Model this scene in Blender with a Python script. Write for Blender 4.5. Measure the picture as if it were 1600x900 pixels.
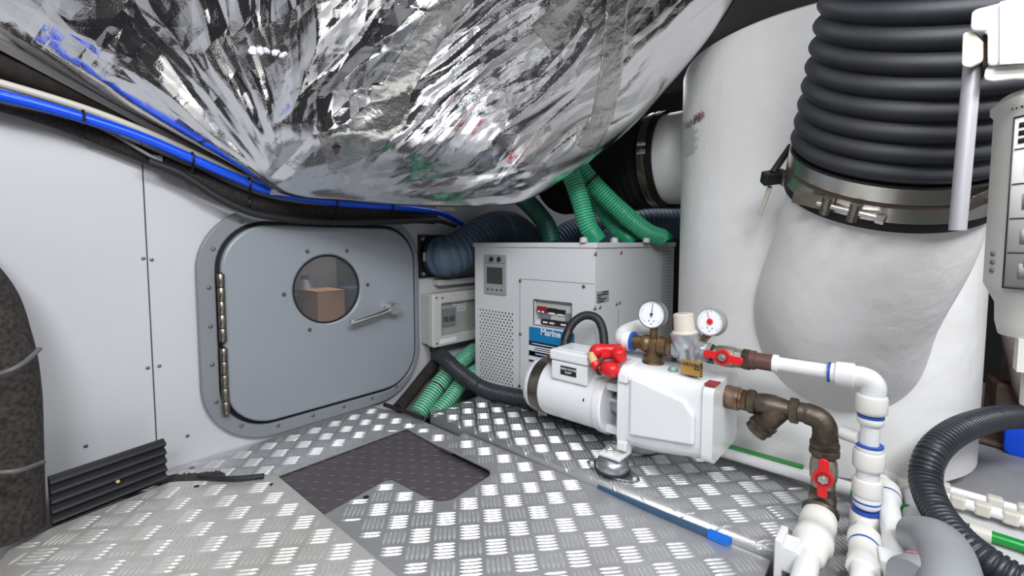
import bpy, math, random
import numpy as np
from mathutils import Vector as V, Matrix
for o in list(bpy.data.objects): bpy.data.objects.remove(o)
S = bpy.context.scene
COL = S.collection
PI = math.pi
# ---------------------------------------------------------------- camera
F, CXP, CYP, HC = 700.0, 800.0, 423.0, 0.60
PIT = math.atan(44/700.0); TH = math.radians(41.5)
FWD = V((math.cos(TH), math.sin(TH), 0)); RT = V((math.sin(TH), -math.cos(TH), 0)); UPZ = V((0, 0, 1))
DIR = FWD*math.cos(PIT) - UPZ*math.sin(PIT); CUP = UPZ*math.cos(PIT) + FWD*math.sin(PIT)
CAM = V((0, 0, HC))
cd = bpy.data.cameras.new('camera'); cam = bpy.data.objects.new('camera', cd); COL.objects.link(cam)
cam.matrix_world = Matrix((( RT.x, CUP.x, -DIR.x, 0), (RT.y, CUP.y, -DIR.y, 0), (RT.z, CUP.z, -DIR.z, HC), (0, 0, 0, 1)))
cd.sensor_width = 36; cd.lens = F*36/1600; cd.shift_y = -(450-CYP)/1600; cd.clip_start = 0.02; cd.clip_end = 60
S.camera = cam
# ---------------------------------------------------------------- world, lamps, exposure
w = bpy.data.worlds.new('world'); S.world = w; w.use_nodes = True
w.node_tree.nodes['Background'].inputs[0].default_value = (0.8, 0.85, 0.9, 1)
w.node_tree.nodes['Background'].inputs[1].default_value = 0.25
def lamp(name, loc, target, sx, sy, power, col=(0.955, 0.975, 1.0)):
    ld = bpy.data.lights.new(name, 'AREA'); ld.shape = 'RECTANGLE'; ld.size = sx; ld.size_y = sy; ld.energy = power; ld.color = col
    o = bpy.data.objects.new(name, ld); COL.objects.link(o); o.location = loc
    o.rotation_euler = (V(target)-V(loc)).to_track_quat('-Z', 'Y').to_euler()
    return o
lamp('ceiling_lamp_entry', (-0.35, 0.25, 1.42), (0.35, 0.75, 0.0), 0.7, 0.25, 9)
lamp('ceiling_lamp_pumps', (0.30, -0.45, 1.42), (0.95, 0.25, 0.1), 0.8, 0.25, 21)
lamp('ceiling_lamp_tank', (0.75, -0.85, 1.42), (1.45, 0.1, 0.6), 0.5, 0.2, 7)
lamp('ceiling_lamp_aft', (-0.6, -0.5, 1.40), (0.4, 0.5, 0.2), 0.6, 0.25, 16)
lamp('fill_light_far', (2.25, 1.05, 1.44), (1.6, 1.1, 0.5), 0.4, 0.2, 3)  # unseen fill light, added to brighten the dark duct corner behind the foil
vs_ = S.view_settings
vs_.view_transform = 'Standard'; vs_.look = 'None'; vs_.gamma = 1.0; vs_.exposure = 0.0; vs_.use_curve_mapping = False
# ---------------------------------------------------------------- pixel -> place helpers (photo measurements)
def ray(x, y): return DIR + RT*((x-CXP)/F) + CUP*((CYP-y)/F)
def FL(x, y, z=0.0): r = ray(x, y); return CAM + r*((z-HC)/r.z)
def PX(x, y, X): r = ray(x, y); return CAM + r*(X/r.x)
def PY(x, y, Y): r = ray(x, y); return CAM + r*(Y/r.y)
def PD(x, y, d): return CAM + ray(x, y)*d
# ---------------------------------------------------------------- materials
def lin(c):
    return tuple((x/255/12.92 if x/255 <= .04045 else ((x/255+.055)/1.055)**2.4) for x in c)
MATS = {}
def mat(name, rgb, rough=.5, metal=0., var=0., vscale=6., bump=0., bscale=60., rgb2=None, coat=0., stretch=None, spec=None, lo=.35, hi=.65):
    m = bpy.data.materials.new(name); m.use_nodes = True; nt = m.node_tree; b = nt.nodes['Principled BSDF']
    c = lin(rgb); b.inputs['Base Color'].default_value = (*c, 1); b.inputs['Roughness'].default_value = rough; b.inputs['Metallic'].default_value = metal
    if coat: b.inputs['Coat Weight'].default_value = coat; b.inputs['Coat Roughness'].default_value = .1
    if spec is not None: b.inputs['Specular IOR Level'].default_value = spec
    tc = nt.nodes.new('ShaderNodeTexCoord'); src = tc.outputs['Object']
    if stretch:
        mp = nt.nodes.new('ShaderNodeMapping'); mp.inputs['Scale'].default_value = stretch; nt.links.new(src, mp.inputs[0]); src = mp.outputs[0]
    if var or rgb2:
        n = nt.nodes.new('ShaderNodeTexNoise'); n.inputs['Scale'].default_value = vscale; n.inputs['Detail'].default_value = 5; nt.links.new(src, n.inputs['Vector'])
        cr = nt.nodes.new('ShaderNodeValToRGB'); nt.links.new(n.outputs[0], cr.inputs[0])
        c2 = lin(rgb2) if rgb2 else tuple(x*(1-var) for x in c)
        cr.color_ramp.elements[0].position = lo; cr.color_ramp.elements[1].position = hi
        cr.color_ramp.elements[0].color = (*c2, 1); cr.color_ramp.elements[1].color = (*c, 1)
        nt.links.new(cr.outputs[0], b.inputs['Base Color'])
    if bump:
        n2 = nt.nodes.new('ShaderNodeTexNoise'); n2.inputs['Scale'].default_value = bscale; n2.inputs['Detail'].default_value = 4; nt.links.new(src, n2.inputs['Vector'])
        bp = nt.nodes.new('ShaderNodeBump'); bp.inputs['Strength'].default_value = bump; bp.inputs['Distance'].default_value = .004
        nt.links.new(n2.outputs[0], bp.inputs['Height']); nt.links.new(bp.outputs[0], b.inputs['Normal'])
    MATS[name] = m; return m
M_wall = mat('white_gelcoat', (196, 196, 200), .32, 0, .05, 2.5)
M_dark = mat('dark_bilge', (38, 38, 39), .8, 0, .3, 9)
M_black_far = mat('black_insulation', (20, 20, 21), .9)
M_ceil = mat('grey_headlining', (120, 120, 120), .8, 0, .2, 4)
M_hullwhite = mat('white_hull_paint', (205, 205, 206), .55, 0, .08, 3)
M_alu = mat('checker_aluminium', (200, 200, 201), .38, .72, .14, 5, .08, 160)
M_alu_pale = mat('checker_aluminium_dull', (206, 205, 200), .45, .55, .12, 4, .08, 160, rgb2=(180, 173, 162), lo=.25, hi=.5)
M_bar = mat('tread_bar_polished', (236, 236, 238), .33, .8)
M_bar_pale = mat('tread_bar_worn', (228, 227, 222), .38, .7)
M_mat = mat('grey_rubber_mat', (82, 76, 80), .75, 0, .12, 30, .1, 200)
M_mat_tick = mat('rubber_tick', (104, 98, 100), .55)
M_rubber = mat('black_rubber', (32, 33, 36), .55, 0, .2, 20, .1, 120)
M_bellow = mat('bellows_rubber', (42, 44, 50), .58, 0, .22, 14, .08, 150)
M_loom = mat('woven_loom', (58, 50, 48), .85, 0, .5, 160, .5, 400, rgb2=(28, 26, 27))
M_loomL = mat('woven_loom_brown', (66, 58, 54), .9, 0, .5, 120, .5, 420, rgb2=(28, 26, 27))
M_conv = mat('convoluted_black', (46, 50, 56), .38, 0, .15, 20)
M_foam = mat('pipe_foam', (46, 37, 35), .9, 0, .4, 40, .4, 220)
M_tie = mat('zip_tie', (24, 24, 26), .4)
M_tie_g = mat('zip_tie_dusty', (98, 98, 96), .5)
M_blue = mat('blue_hose', (0, 80, 230), .3, 0, .05, 8)
M_wpipe = mat('cream_pipe', (205, 200, 188), .4)
M_gcable = mat('grey_cable', (126, 128, 130), .45)
M_trim = mat('grey_trim', (128, 126, 122), .5, .1)
M_door = mat('grey_hatch_paint', (141, 146, 153), .34, 0, .06, 3)
M_frame = mat('grey_hatch_frame', (128, 132, 137), .36, 0, .05, 4)
M_gasket = mat('black_gasket', (14, 14, 15), .6)
M_steel = mat('stainless', (222, 219, 213), .27, 1., .08, 30)
M_steeld = mat('brushed_hinge_steel', (150, 142, 132), .36, 1., .25, 60)
M_zinc = mat('zinc_plated', (172, 176, 180), .35, .9, .15, 25)
M_screw = mat('screw_grey', (112, 114, 116), .4, .6)
M_hole = mat('screw_hole', (18, 18, 18), .8)
M_cab = mat('cabinet_enamel', (212, 213, 215), .42, 0, .03, 2)
M_black = mat('black_plastic', (24, 24, 26), .4)
M_disp = mat('display_grey', (152, 152, 150), .4)
M_screen = mat('display_screen', (62, 66, 60), .2, 0, .1, 10)
M_red = mat('red_plastic', (212, 26, 34), .35, 0, .05, 20)
M_redd = mat('dark_red_plastic', (150, 18, 22), .4)
M_lblue = mat('label_blue', (0, 122, 178), .4)
M_lnavy = mat('label_navy', (16, 28, 58), .45)
M_lwhite = mat('label_white', (224, 226, 230), .45)
M_lcyan = mat('label_cyan', (64, 160, 208), .4)
M_ink = mat('ink_black', (28, 28, 30), .6)
M_inkred = mat('ink_red', (132, 52, 56), .6)
M_inkgrey = mat('ink_grey', (108, 106, 104), .6)
M_pump = mat('pump_white_enamel', (226, 227, 229), .3, 0, .03, 8, coat=.3)
M_pumpg = mat('aged_white', (222, 216, 200), .5, 0, .1, 20)
M_brass = mat('aged_brass', (134, 110, 78), .42, .72, .3, 26, .12, 180, rgb2=(88, 74, 54))
M_bronze = mat('aged_bronze', (104, 94, 82), .45, .65, .3, 30, .15, 160, rgb2=(66, 58, 50))
M_copper = mat('heat_stained_brass', (146, 126, 108), .36, .75, .4, 40, .1, 150, rgb2=(110, 80, 60))
M_nickel = mat('nickel_brass', (178, 172, 156), .35, .85, .2, 40)
M_cast = mat('silver_cast', (196, 200, 206), .32, .7, .08, 30)
M_brown = mat('brown_adaptor', (98, 66, 62), .45, 0, .15, 40)
M_pvc = mat('white_pvc', (232, 232, 232), .32, 0, .03, 10)
M_pvcc = mat('cream_pvc_coupling', (229, 228, 222), .4, 0, .03, 12)
M_ringb = mat('blue_ring', (40, 84, 178), .4)
M_beige = mat('beige_cap', (206, 198, 184), .5, 0, .08, 20)
M_gface = mat('gauge_face', (232, 234, 240), .35)
M_tank = mat('white_fibreglass', (238, 237, 236), .5, 0, .07, 5, .7, 20, rgb2=(226, 224, 222))
M_grn = mat('green_hose', (22, 142, 98), .38, 0, .1, 20)
M_grnr = mat('green_hose_rib', (176, 216, 198), .35)
M_grnr2 = mat('green_hose_rib_soft', (96, 186, 150), .32)
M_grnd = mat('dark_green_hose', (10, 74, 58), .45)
M_grnp = mat('bright_green_pipe', (6, 140, 52), .25)
M_duct = mat('blue_grey_duct', (88, 108, 128), .5, 0, .12, 12)
M_filter = mat('filter_housing', (214, 212, 206), .42, 0, .03, 6)
M_filterw = mat('bracket_white', (236, 238, 242), .35)
M_rod = mat('dull_rod', (168, 166, 172), .45, .4)
M_gpvc = mat('grey_pvc', (142, 144, 148), .4, 0, .05, 8)
M_yellow = mat('warning_yellow', (168, 132, 62), .5, 0, .2, 60)
M_bluetape = mat('blue_strip', (52, 84, 116), .5, 0, .2, 30)
M_blueend = mat('blue_strip_end', (0, 108, 210), .4)
M_card = mat('cardboard', (176, 128, 92), .8, 0, .1, 6)
M_boxg = mat('enclosure_grey', (188, 188, 184), .45, 0, .03, 6)
M_boxd = mat('enclosure_inner', (172, 174, 166), .5)
M_brk = mat('breaker_grey', (112, 124, 134), .45)
M_tan = mat('tan_tape', (206, 182, 130), .6)
M_rust = mat('rusty_grey', (108, 102, 96), .75, .1, .4, 18, .3, 60, rgb2=(92, 62, 44))
M_tape = mat('foil_tape', (206, 206, 203), .27, 1., .08, 14, .7, 60)
M_debris = mat('grit', (66, 63, 58), .95, 0, .5, 120, .8, 200)
M_clip = mat('clear_clip', (204, 200, 190), .4)
def glassmat(name, col, rough=.03, alpha=.15):
    m = bpy.data.materials.new(name); m.use_nodes = True; nt = m.node_tree; b = nt.nodes['Principled BSDF']
    b.inputs['Base Color'].default_value = (*lin(col), 1); b.inputs['Roughness'].default_value = rough; b.inputs['Alpha'].default_value = alpha
    return m
M_glass = glassmat('porthole_glass', (120, 120, 122), .04, .22)
M_clear = glassmat('clear_cover', (150, 154, 148), .10, .12)
def foilmat():
    m = bpy.data.materials.new('crinkled_foil'); m.use_nodes = True; nt = m.node_tree; b = nt.nodes['Principled BSDF']
    b.inputs['Base Color'].default_value = (*lin((232, 232, 234)), 1); b.inputs['Metallic'].default_value = 1; b.inputs['Roughness'].default_value = .11
    tc = nt.nodes.new('ShaderNodeTexCoord')
    n = nt.nodes.new('ShaderNodeTexNoise'); n.inputs['Scale'].default_value = 40; n.inputs['Detail'].default_value = 6; n.inputs['Roughness'].default_value = .55
    n.noise_type = 'RIDGED_MULTIFRACTAL'
    nt.links.new(tc.outputs['Object'], n.inputs['Vector'])
    wv = nt.nodes.new('ShaderNodeTexVoronoi'); wv.inputs['Scale'].default_value = 330; nt.links.new(tc.outputs['Object'], wv.inputs['Vector'])
    b1 = nt.nodes.new('ShaderNodeBump'); b1.inputs['Strength'].default_value = .10; b1.inputs['Distance'].default_value = .004; nt.links.new(n.outputs[0], b1.inputs['Height'])
    b2 = nt.nodes.new('ShaderNodeBump'); b2.inputs['Strength'].default_value = .12; b2.inputs['Distance'].default_value = .001; nt.links.new(wv.outputs['Distance'], b2.inputs['Height'])
    nt.links.new(b1.outputs[0], b2.inputs['Normal']); nt.links.new(b2.outputs[0], b.inputs['Normal'])
    return m
M_foil = foilmat()
# ---------------------------------------------------------------- mesh collector
def frame(o, z, x=None):
    z = V(z).normalized(); x = V(x) if x is not None else (V((0, 0, 1)) if abs(z.z) < .9 else V((1, 0, 0)))
    x = (x - z*x.dot(z)).normalized(); y = z.cross(x)
    return Matrix(((x.x, y.x, z.x, o[0]), (x.y, y.y, z.y, o[1]), (x.z, y.z, z.z, o[2]), (0, 0, 0, 1)))
def cr(pts, n=8):
    pts = [V(p) for p in pts]
    if len(pts) < 3: return [pts[0].lerp(pts[-1], i/n) for i in range(n+1)]
    P = [pts[0]*2-pts[1]]+pts+[pts[-1]*2-pts[-2]]; out = []
    for i in range(1, len(P)-2):
        a, b, c, d = P[i-1:i+3]
        for k in range(n):
            t = k/n; out.append(.5*((2*b)+(c-a)*t+(2*a-5*b+4*c-d)*t*t+(3*b-a-3*c+d)*t**3))
    out.append(pts[-1]); return out
def resample(path, step):
    L = [0]
    for a, b in zip(path, path[1:]): L.append(L[-1]+(b-a).length)
    n = max(2, int(L[-1]/step)); out = []; j = 0
    for i in range(n+1):
        s = L[-1]*i/n
        while j < len(L)-2 and L[j+1] < s: j += 1
        t = (s-L[j])/max(1e-9, L[j+1]-L[j]); out.append(path[j].lerp(path[j+1], t))
    return out, L[-1]
class G:
    def __init__(s): s.v = []; s.f = []; s.m = []
    def add(s, vs, fs, M=None, mi=0):
        k = len(s.v)
        s.v += [tuple(M @ V(p)) if M is not None else tuple(p) for p in vs]
        s.f += [tuple(i+k for i in f) for f in fs]; s.m += ([mi]*len(fs) if isinstance(mi, int) else list(mi)); return s
    def box(s, x0, x1, y0, y1, z0, z1, M=None, mi=0):
        return s.add([(x0, y0, z0), (x1, y0, z0), (x1, y1, z0), (x0, y1, z0), (x0, y0, z1), (x1, y0, z1), (x1, y1, z1), (x0, y1, z1)],
            [(3, 2, 1, 0), (4, 5, 6, 7), (0, 1, 5, 4), (1, 2, 6, 5), (2, 3, 7, 6), (3, 0, 4, 7)], M, mi)
    def lathe(s, prof, M=None, n=24, mi=0, ring=False):
        vs = []; fs = []; ms = []
        if ring: prof = list(prof)+[prof[0]]
        for r, h in prof: vs += [(r*math.cos(2*PI*i/n), r*math.sin(2*PI*i/n), h) for i in range(n)]
        for k in range(len(prof)-1):
            for i in range(n):
                j = (i+1) % n; fs.append((k*n+i, k*n+j, (k+1)*n+j, (k+1)*n+i)); ms.append(mi if isinstance(mi, int) else mi[k])
        if ring: return s.add(vs, fs, M, ms)
        if prof[0][0] > 1e-6: fs.append(tuple(range(n-1, -1, -1))); ms.append(ms[0])
        if prof[-1][0] > 1e-6: fs.append(tuple(range((len(prof)-1)*n, len(prof)*n))); ms.append(ms[-1])
        return s.add(vs, fs, M, ms)
    def tube(s, path, r, n=12, mi=0, caps=True, mis=None, flat=None):
        path = [V(p) for p in path]; N = len(path); vs = []; fs = []; ms = []
        t0 = (path[1]-path[0]).normalized(); u = V((0, 0, 1)) if abs(t0.z) < .9 else V((1, 0, 0)); u = (u-t0*u.dot(t0)).normalized()
        for k, p in enumerate(path):
            t = (path[min(k+1, N-1)]-path[max(k-1, 0)]).normalized(); u = (u-t*u.dot(t)).normalized(); b = t.cross(u)
            rr = r[k] if isinstance(r, (list, tuple)) else r
            for i in range(n):
                a = 2*PI*i/n; vs.append(p+u*(rr*math.cos(a))+b*(rr*math.sin(a)*(flat or 1)))
        for k in range(N-1):
            for i in range(n):
                j = (i+1) % n; fs.append((k*n+i, k*n+j, (k+1)*n+j, (k+1)*n+i)); ms.append(mis[k] if mis else mi)
        if caps: fs += [tuple(range(n-1, -1, -1)), tuple(range((N-1)*n, N*n))]; ms += [ms[0], ms[-1]]
        return s.add(vs, fs, None, ms)
    def corr(s, path, r, amp, pitch, n=16, kind='sin', mi=0, stripe=None):
        P, L = resample(path, pitch/6); rs = []; mis = []
        for k in range(len(P)):
            ph = k/6.0
            q = abs(math.sin(PI*ph)) if kind == 'round' else (.95, 1., 1., .95, .1, .1)[k % 6] if kind == 'conv' else .5+.5*math.cos(2*PI*ph)
            rs.append(r+amp*q); mis.append(stripe if (stripe is not None and (k % 6) in (0, 5)) else mi)
        return s.tube(P, rs, n, mi, True, mis)
    def prism(s, loop, z0, z1, M=None, mi=0):
        n = len(loop); vs = [(x, y, z0) for x, y in loop]+[(x, y, z1) for x, y in loop]
        return s.add(vs, [tuple(range(n-1, -1, -1)), tuple(range(n, 2*n))]+[(i, (i+1) % n, n+(i+1) % n, n+i) for i in range(n)], M, mi)
    def plate(s, A, B, z0, z1, M=None, mi=0):
        n = len(A); vs = [(x, y, z) for z in (z0, z1) for L in (A, B) for x, y in L]; fs = []
        for i in range(n):
            j = (i+1) % n
            fs += [(2*n+i, 2*n+j, 3*n+j, 3*n+i), (j, i, n+i, n+j), (i, j, 2*n+j, 2*n+i), (n+j, n+i, 3*n+i, 3*n+j)]
        return s.add(vs, fs, M, mi)
    def grid(s, P, mi=0):
        R = len(P); Cn = len(P[0]); return s.add([p for row in P for p in row], [(i*Cn+j, i*Cn+j+1, (i+1)*Cn+j+1, (i+1)*Cn+j) for i in range(R-1) for j in range(Cn-1)], None, mi)
    def build(s, name, m, parent=None, smooth=35, bev=0, seg=2, origin=None):
        if parent is not None:
            r = parent
            while r.parent: r = r.parent
            off = r.location.copy()
        else:
            A = np.array(s.v); off = V(((A[:, 0].min()+A[:, 0].max())/2, (A[:, 1].min()+A[:, 1].max())/2, A[:, 2].min())) if origin is None else V(origin)
        me = bpy.data.meshes.new(name); me.from_pydata([(x-off.x, y-off.y, z-off.z) for x, y, z in s.v], [], s.f)
        for q in (m if isinstance(m, (list, tuple)) else [m]): me.materials.append(q)
        if any(s.m): me.polygons.foreach_set('material_index', s.m)
        me.update()
        o = bpy.data.objects.new(name, me); COL.objects.link(o)
        if parent is not None: o.parent = parent
        else: o.location = off
        if smooth:
            me.polygons.foreach_set('use_smooth', [True]*len(me.polygons)); me.set_sharp_from_angle(angle=math.radians(smooth))
        if bev:
            b = o.modifiers.new('bevel', 'BEVEL'); b.width = bev; b.segments = seg; b.limit_method = 'ANGLE'; b.angle_limit = math.radians(40)
        return o
def tag(o, label, cat, group=None, kind=None):
    if label: o['label'] = label
    if cat: o['category'] = cat
    if group: o['group'] = group
    if kind: o['kind'] = kind
    return o
def thing(name, label, cat, loc, group=None):
    o = bpy.data.objects.new(name, None); COL.objects.link(o); o.location = loc; o.empty_display_size = .02
    return tag(o, label, cat, group)
def struct(o): o['kind'] = 'structure'; return o
def stuff(o): o['kind'] = 'stuff'; return o
def rrect(w, h, r, n=8, cx=0, cy=0):
    out = []
    for qx, qy, a0 in ((1, 1, 0), (-1, 1, PI/2), (-1, -1, PI), (1, -1, 1.5*PI)):
        for k in range(n+1):
            a = a0+PI/2*k/n; out.append((cx+qx*(w/2-r)+r*math.cos(a), cy+qy*(h/2-r)+r*math.sin(a)))
    return out
def circ(r, n, cx=0, cy=0, a0=0): return [(cx+r*math.cos(a0+2*PI*i/n), cy+r*math.sin(a0+2*PI*i/n)) for i in range(n)]
def screw(name, p, nrm, r, m, parent, h=None):
    h = h or r*.6
    return G().lathe([(r, 0), (r, h*.4), (r*.7, h), (r*.25, h), (r*.2, h*.6), (0, h*.6)], frame(p, nrm), 10).build(name, m, parent, 50)
def hexa(s, r, h0, h1, M, mi=0): return s.lathe([(r*.9, h0), (r, h0+.0015), (r, h1-.0015), (r*.9, h1)], M, 6, mi)
def text(name, body, size, o, right, up, m, parent, depth=.0004, align='CENTER', bold=0):
    cu = bpy.data.curves.new(name, 'FONT'); cu.body = body; cu.size = size; cu.align_x = align; cu.align_y = 'CENTER'; cu.extrude = depth; cu.offset = bold; cu.resolution_u = 3
    t = bpy.data.objects.new(name, cu); COL.objects.link(t); bpy.context.view_layer.update()
    me = bpy.data.meshes.new_from_object(t.evaluated_get(bpy.context.evaluated_depsgraph_get())); bpy.data.objects.remove(t)
    right = V(right).normalized(); up = V(up).normalized(); z = right.cross(up)
    r = parent
    while r.parent: r = r.parent
    o = V(o)-r.location
    me.transform(Matrix(((right.x, up.x, z.x, o.x), (right.y, up.y, z.y, o.y), (right.z, up.z, z.z, o.z), (0, 0, 0, 1))))
    me.materials.clear(); me.materials.append(m)
    ob = bpy.data.objects.new(name, me); COL.objects.link(ob); ob.parent = parent; return ob
# ---------------------------------------------------------------- numpy gradient noise
_r = np.random.RandomState(7); _perm = np.concatenate([_r.permutation(512)]*3); _ga = _r.rand(512)*2*PI
def noise2(x, y):
    xi = np.floor(x).astype(int); yi = np.floor(y).astype(int); xf = x-xi; yf = y-yi
    def g(ix, iy, fx, fy):
        h = _ga[_perm[(_perm[ix % 512]+iy) % 512]]; return np.cos(h)*fx+np.sin(h)*fy
    u = xf*xf*xf*(xf*(xf*6-15)+10); v_ = yf*yf*yf*(yf*(yf*6-15)+10)
    a = g(xi, yi, xf, yf); b = g(xi+1, yi, xf-1, yf); c = g(xi, yi+1, xf, yf-1); d = g(xi+1, yi+1, xf-1, yf-1)
    return (a*(1-u)+b*u)*(1-v_)+(c*(1-u)+d*u)*v_
def sstep(a, b, x): t = np.clip((x-a)/(b-a), 0, 1); return t*t*(3-2*t)

# ================================================================= THE SETTING
YW = 1.448
floor = struct(G().box(-1.5, 2.75, -1.2, YW+.9, -.16, -.12).build('floor', M_dark))
ceiling = struct(G().box(-1.5, 2.75, -1.2, YW+.9, 1.50, 1.54).build('ceiling', M_ceil))
struct(G().box(2.70, 2.75, -1.2, YW+.1, -.12, 1.5).build('wall_far', M_black_far))
struct(G().box(-1.5, -1.45, -1.2, YW+.1, -.12, 1.5).build('wall_near', M_hullwhite))
struct(G().box(-1.45, 2.70, -1.2, -1.15, -.12, 1.5).build('wall_right', M_hullwhite))
PC = PY(507, 451, YW)                                              # porthole centre
wl = struct(thing('wall_left', None, None, (0.6, YW, -.12)))
FW = frame((0, YW, 0), (0, -1, 0), (1, 0, 0))                       # local x -> X, local y -> ... 
FWM = Matrix(((1, 0, 0, 0), (0, 0, -1, YW), (0, 1, 0, 0), (0, 0, 0, 1)))   # (x, z, out) -> world, out towards the room
SX = .2385
G().prism([(-1.45, -.12), (SX-.0012, -.12), (SX-.0012, 1.5), (-1.45, 1.5)], -.012, 0, FWM).build('wall_panel', M_wall, wl, 0, .0012, 1)
def sq_loop(cx, cy, x0, x1, y0, y1, n):
    out = []
    for i in range(n):
        a = 2*PI*i/n; dx, dy = math.cos(a), math.sin(a)
        tx = ((x1-cx)/dx if dx > 1e-9 else (x0-cx)/dx if dx < -1e-9 else 1e9); ty = ((y1-cy)/dy if dy > 1e-9 else (y0-cy)/dy if dy < -1e-9 else 1e9)
        t = min(tx, ty); out.append((cx+dx*t, cy+dy*t))
    # pull the nearest samples on to the corners
    for c in ((x0, y0), (x0, y1), (x1, y0), (x1, y1)):
        k = min(range(n), key=lambda i: (out[i][0]-c[0])**2+(out[i][1]-c[1])**2); out[k] = c
    return out
PR = .113
G().plate(sq_loop(PC.x, PC.z, SX+.0012, 2.70, -.12, 1.5, 96), circ(PR+.012, 96, PC.x, PC.z), -.012, 0, FWM).build('wall_panel', M_wall, wl, 0)
for px, py in ((224, 404), (237, 406), (231, 575), (249, 572), (134, 697), (293, 681)):
    p = PY(px, py, YW-.0005); screw('screw', p, (0, -1, 0), .0045, M_screw, wl, .002)
# compartment behind the porthole
struct(G().box(-.4, 2.2, YW+.85, YW+.9, -.12, 1.5).build('wall_beyond', M_dark))
# ---- hatch
d1 = struct(thing('door_1', None, None, (PC.x, YW, 0)))
fx0, fx1 = .337, 1.066; fz0, fz1 = .012, .705
fcx, fcz = (fx0+fx1)/2, (fz0+fz1)/2
dx0, dx1, dz0, dz1 = .392, 1.036, .062, .652
dcx, dcz = (dx0+dx1)/2, (dz0+dz1)/2
outer = rrect(fx1-fx0, fz1-fz0, .185, 12, fcx, fcz); inner = rrect(dx1-dx0+.022, dz1-dz0+.022, .140, 12, dcx, dcz)
G().plate(outer, inner, 0, .020, FWM).build('hatch_frame', M_frame, d1, 40, .004)
G().plate(rrect(dx1-dx0+.026, dz1-dz0+.026, .142, 12, dcx, dcz), rrect(dx1-dx0-.03, dz1-dz0-.03, .12, 12, dcx, dcz), 0.0005, .006, FWM).build('gasket', M_gasket, d1, 40)
def ang_loop(loop, cx, cy, n):      # resample a loop by angle round a centre
    out = []
    for i in range(n):
        a = 2*PI*i/n; dx, dy = math.cos(a), math.sin(a); best = None
        for (ax, ay), (bx, by) in zip(loop, loop[1:]+loop[:1]):
            ex, ey = bx-ax, by-ay; den = dx*ey-dy*ex
            if abs(den) < 1e-12: continue
            t = ((ax-cx)*ey-(ay-cy)*ex)/den; u = ((ax-cx)*dy-(ay-cy)*dx)/den
            if t > 0 and -1e-6 <= u <= 1+1e-6 and (best is None or t < best): best = t
        out.append((cx+dx*best, cy+dy*best))
    return out
leafO = ang_loop(rrect(dx1-dx0, dz1-dz0, .13, 14, dcx, dcz), PC.x, PC.z, 128)
leaf = G().plate(leafO, circ(PR, 128, PC.x, PC.z), .006, .030, FWM).build('hatch_leaf', M_door, d1, 40, .007, 3)
pane = G().lathe([(PR+.008, -.004), (PR+.008, .004)], FWM @ Matrix.Translation((PC.x, PC.z, .016)), 48).build('window_pane', M_glass, d1)
pane['label'] = 'round glass porthole'
G().plate(circ(PR, 64, PC.x, PC.z), circ(PR-.006, 64, PC.x, PC.z), .0205, .0225, FWM).build('window_seal', M_gasket, d1)
for a in (62, 118, 182, 242, 302, 2):
    screw('bolt', (PC.x+.141*math.cos(math.radians(a)), YW-.030, PC.z+.141*math.sin(math.radians(a))), (0, -1, 0), .0065, M_steeld, d1, .005)
nb = 22
lo2 = rrect(fx1-fx0-.054, fz1-fz0-.054, .16, 12, fcx, fcz); path = [V((x, 0, z)) for x, z in lo2+lo2[:1]]; pts, _ = resample(path, .001)
for i in range(nb):
    q = pts[int((i+.4)*len(pts)/nb)]
    screw('bolt', (q.x, YW-.020, q.z), (0, -1, 0), .0058, M_screw, d1, .003)
for z0, z1 in ((.325, .515), (.118, .308)):
    g = G(); hx = dx0-.003
    for k in range(5):
        a, b = z0+(z1-z0)*k/5, z0+(z1-z0)*(k+1)/5
        g.lathe([(.0085, a+.0008), (.0095, a+.002), (.0095, b-.002), (.0085, b-.0008)], Matrix.Translation((hx, YW-.034, 0)), 12)
    h_ = g.build('hinge', M_steeld, d1, 50)
    G().lathe([(.004, z0-.003), (.004, z1+.003)], Matrix.Translation((hx, YW-.034, 0)), 8).build('hinge_pin', M_gasket, h_)
HP = PY(607, 484, YW-.05)
ho = thing('x', None, None, (0, 0, 0)); bpy.data.objects.remove(ho)
g = G(); g.lathe([(.020, .030), (.021, .034), (.021, .078), (.019, .081), (0, .081)], FWM @ Matrix.Translation((HP.x+.012, HP.z+.005, 0)), 24)
hd = g.build('handle', M_steel, d1, 40)
e1 = V((HP.x+.006, YW-.066, HP.z+.003)); e2 = V((HP.x-.158, YW-.070, HP.z-.028))
G().tube(cr([e1, e1.lerp(e2, .5)+V((0, -.004, 0)), e2], 8), .0085, 14).build('lever', M_steel, hd, 50)
# things beyond the porthole
def cbox(name, x0, x1, y0, y1, z0, z1, m, label, cat):
    t = thing(name, label, cat, ((x0+x1)/2, (y0+y1)/2, z0))
    G().box(x0, x1, y0, y1, z0, z1).build('carton', m, t, 0, .003)
    for sx in (-1, 1):
        xa = x0 if sx < 0 else x1; xm = (x0+x1)/2-.002*sx
        G().box(min(xa, xm), max(xa, xm), y0, y1, z1+.001, z1+.004).build('flap', m, t, 0)
    return t
struct(G().box(.3, 2.2, YW+.02, YW+.85, .26, .285).build('trim_shelf', M_dark))
cbox('cardboard_box', .775, .885, YW+.22, YW+.36, .285, .410, M_card, 'brown cardboard box seen through the round porthole', 'box')
g = G().box(.945, 1.03, YW+.3, YW+.4, .285, .41); tag(g.build('storage_tin', mat('navy_tin', (40, 58, 96), .5), None, 0, .006), 'navy blue tin beside the cardboard box beyond the porthole', 'tin')
lamp('compartment_lamp', (1.05, YW+.35, 1.3), (1.0, YW+.3, .2), .25, .25, 9)
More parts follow.
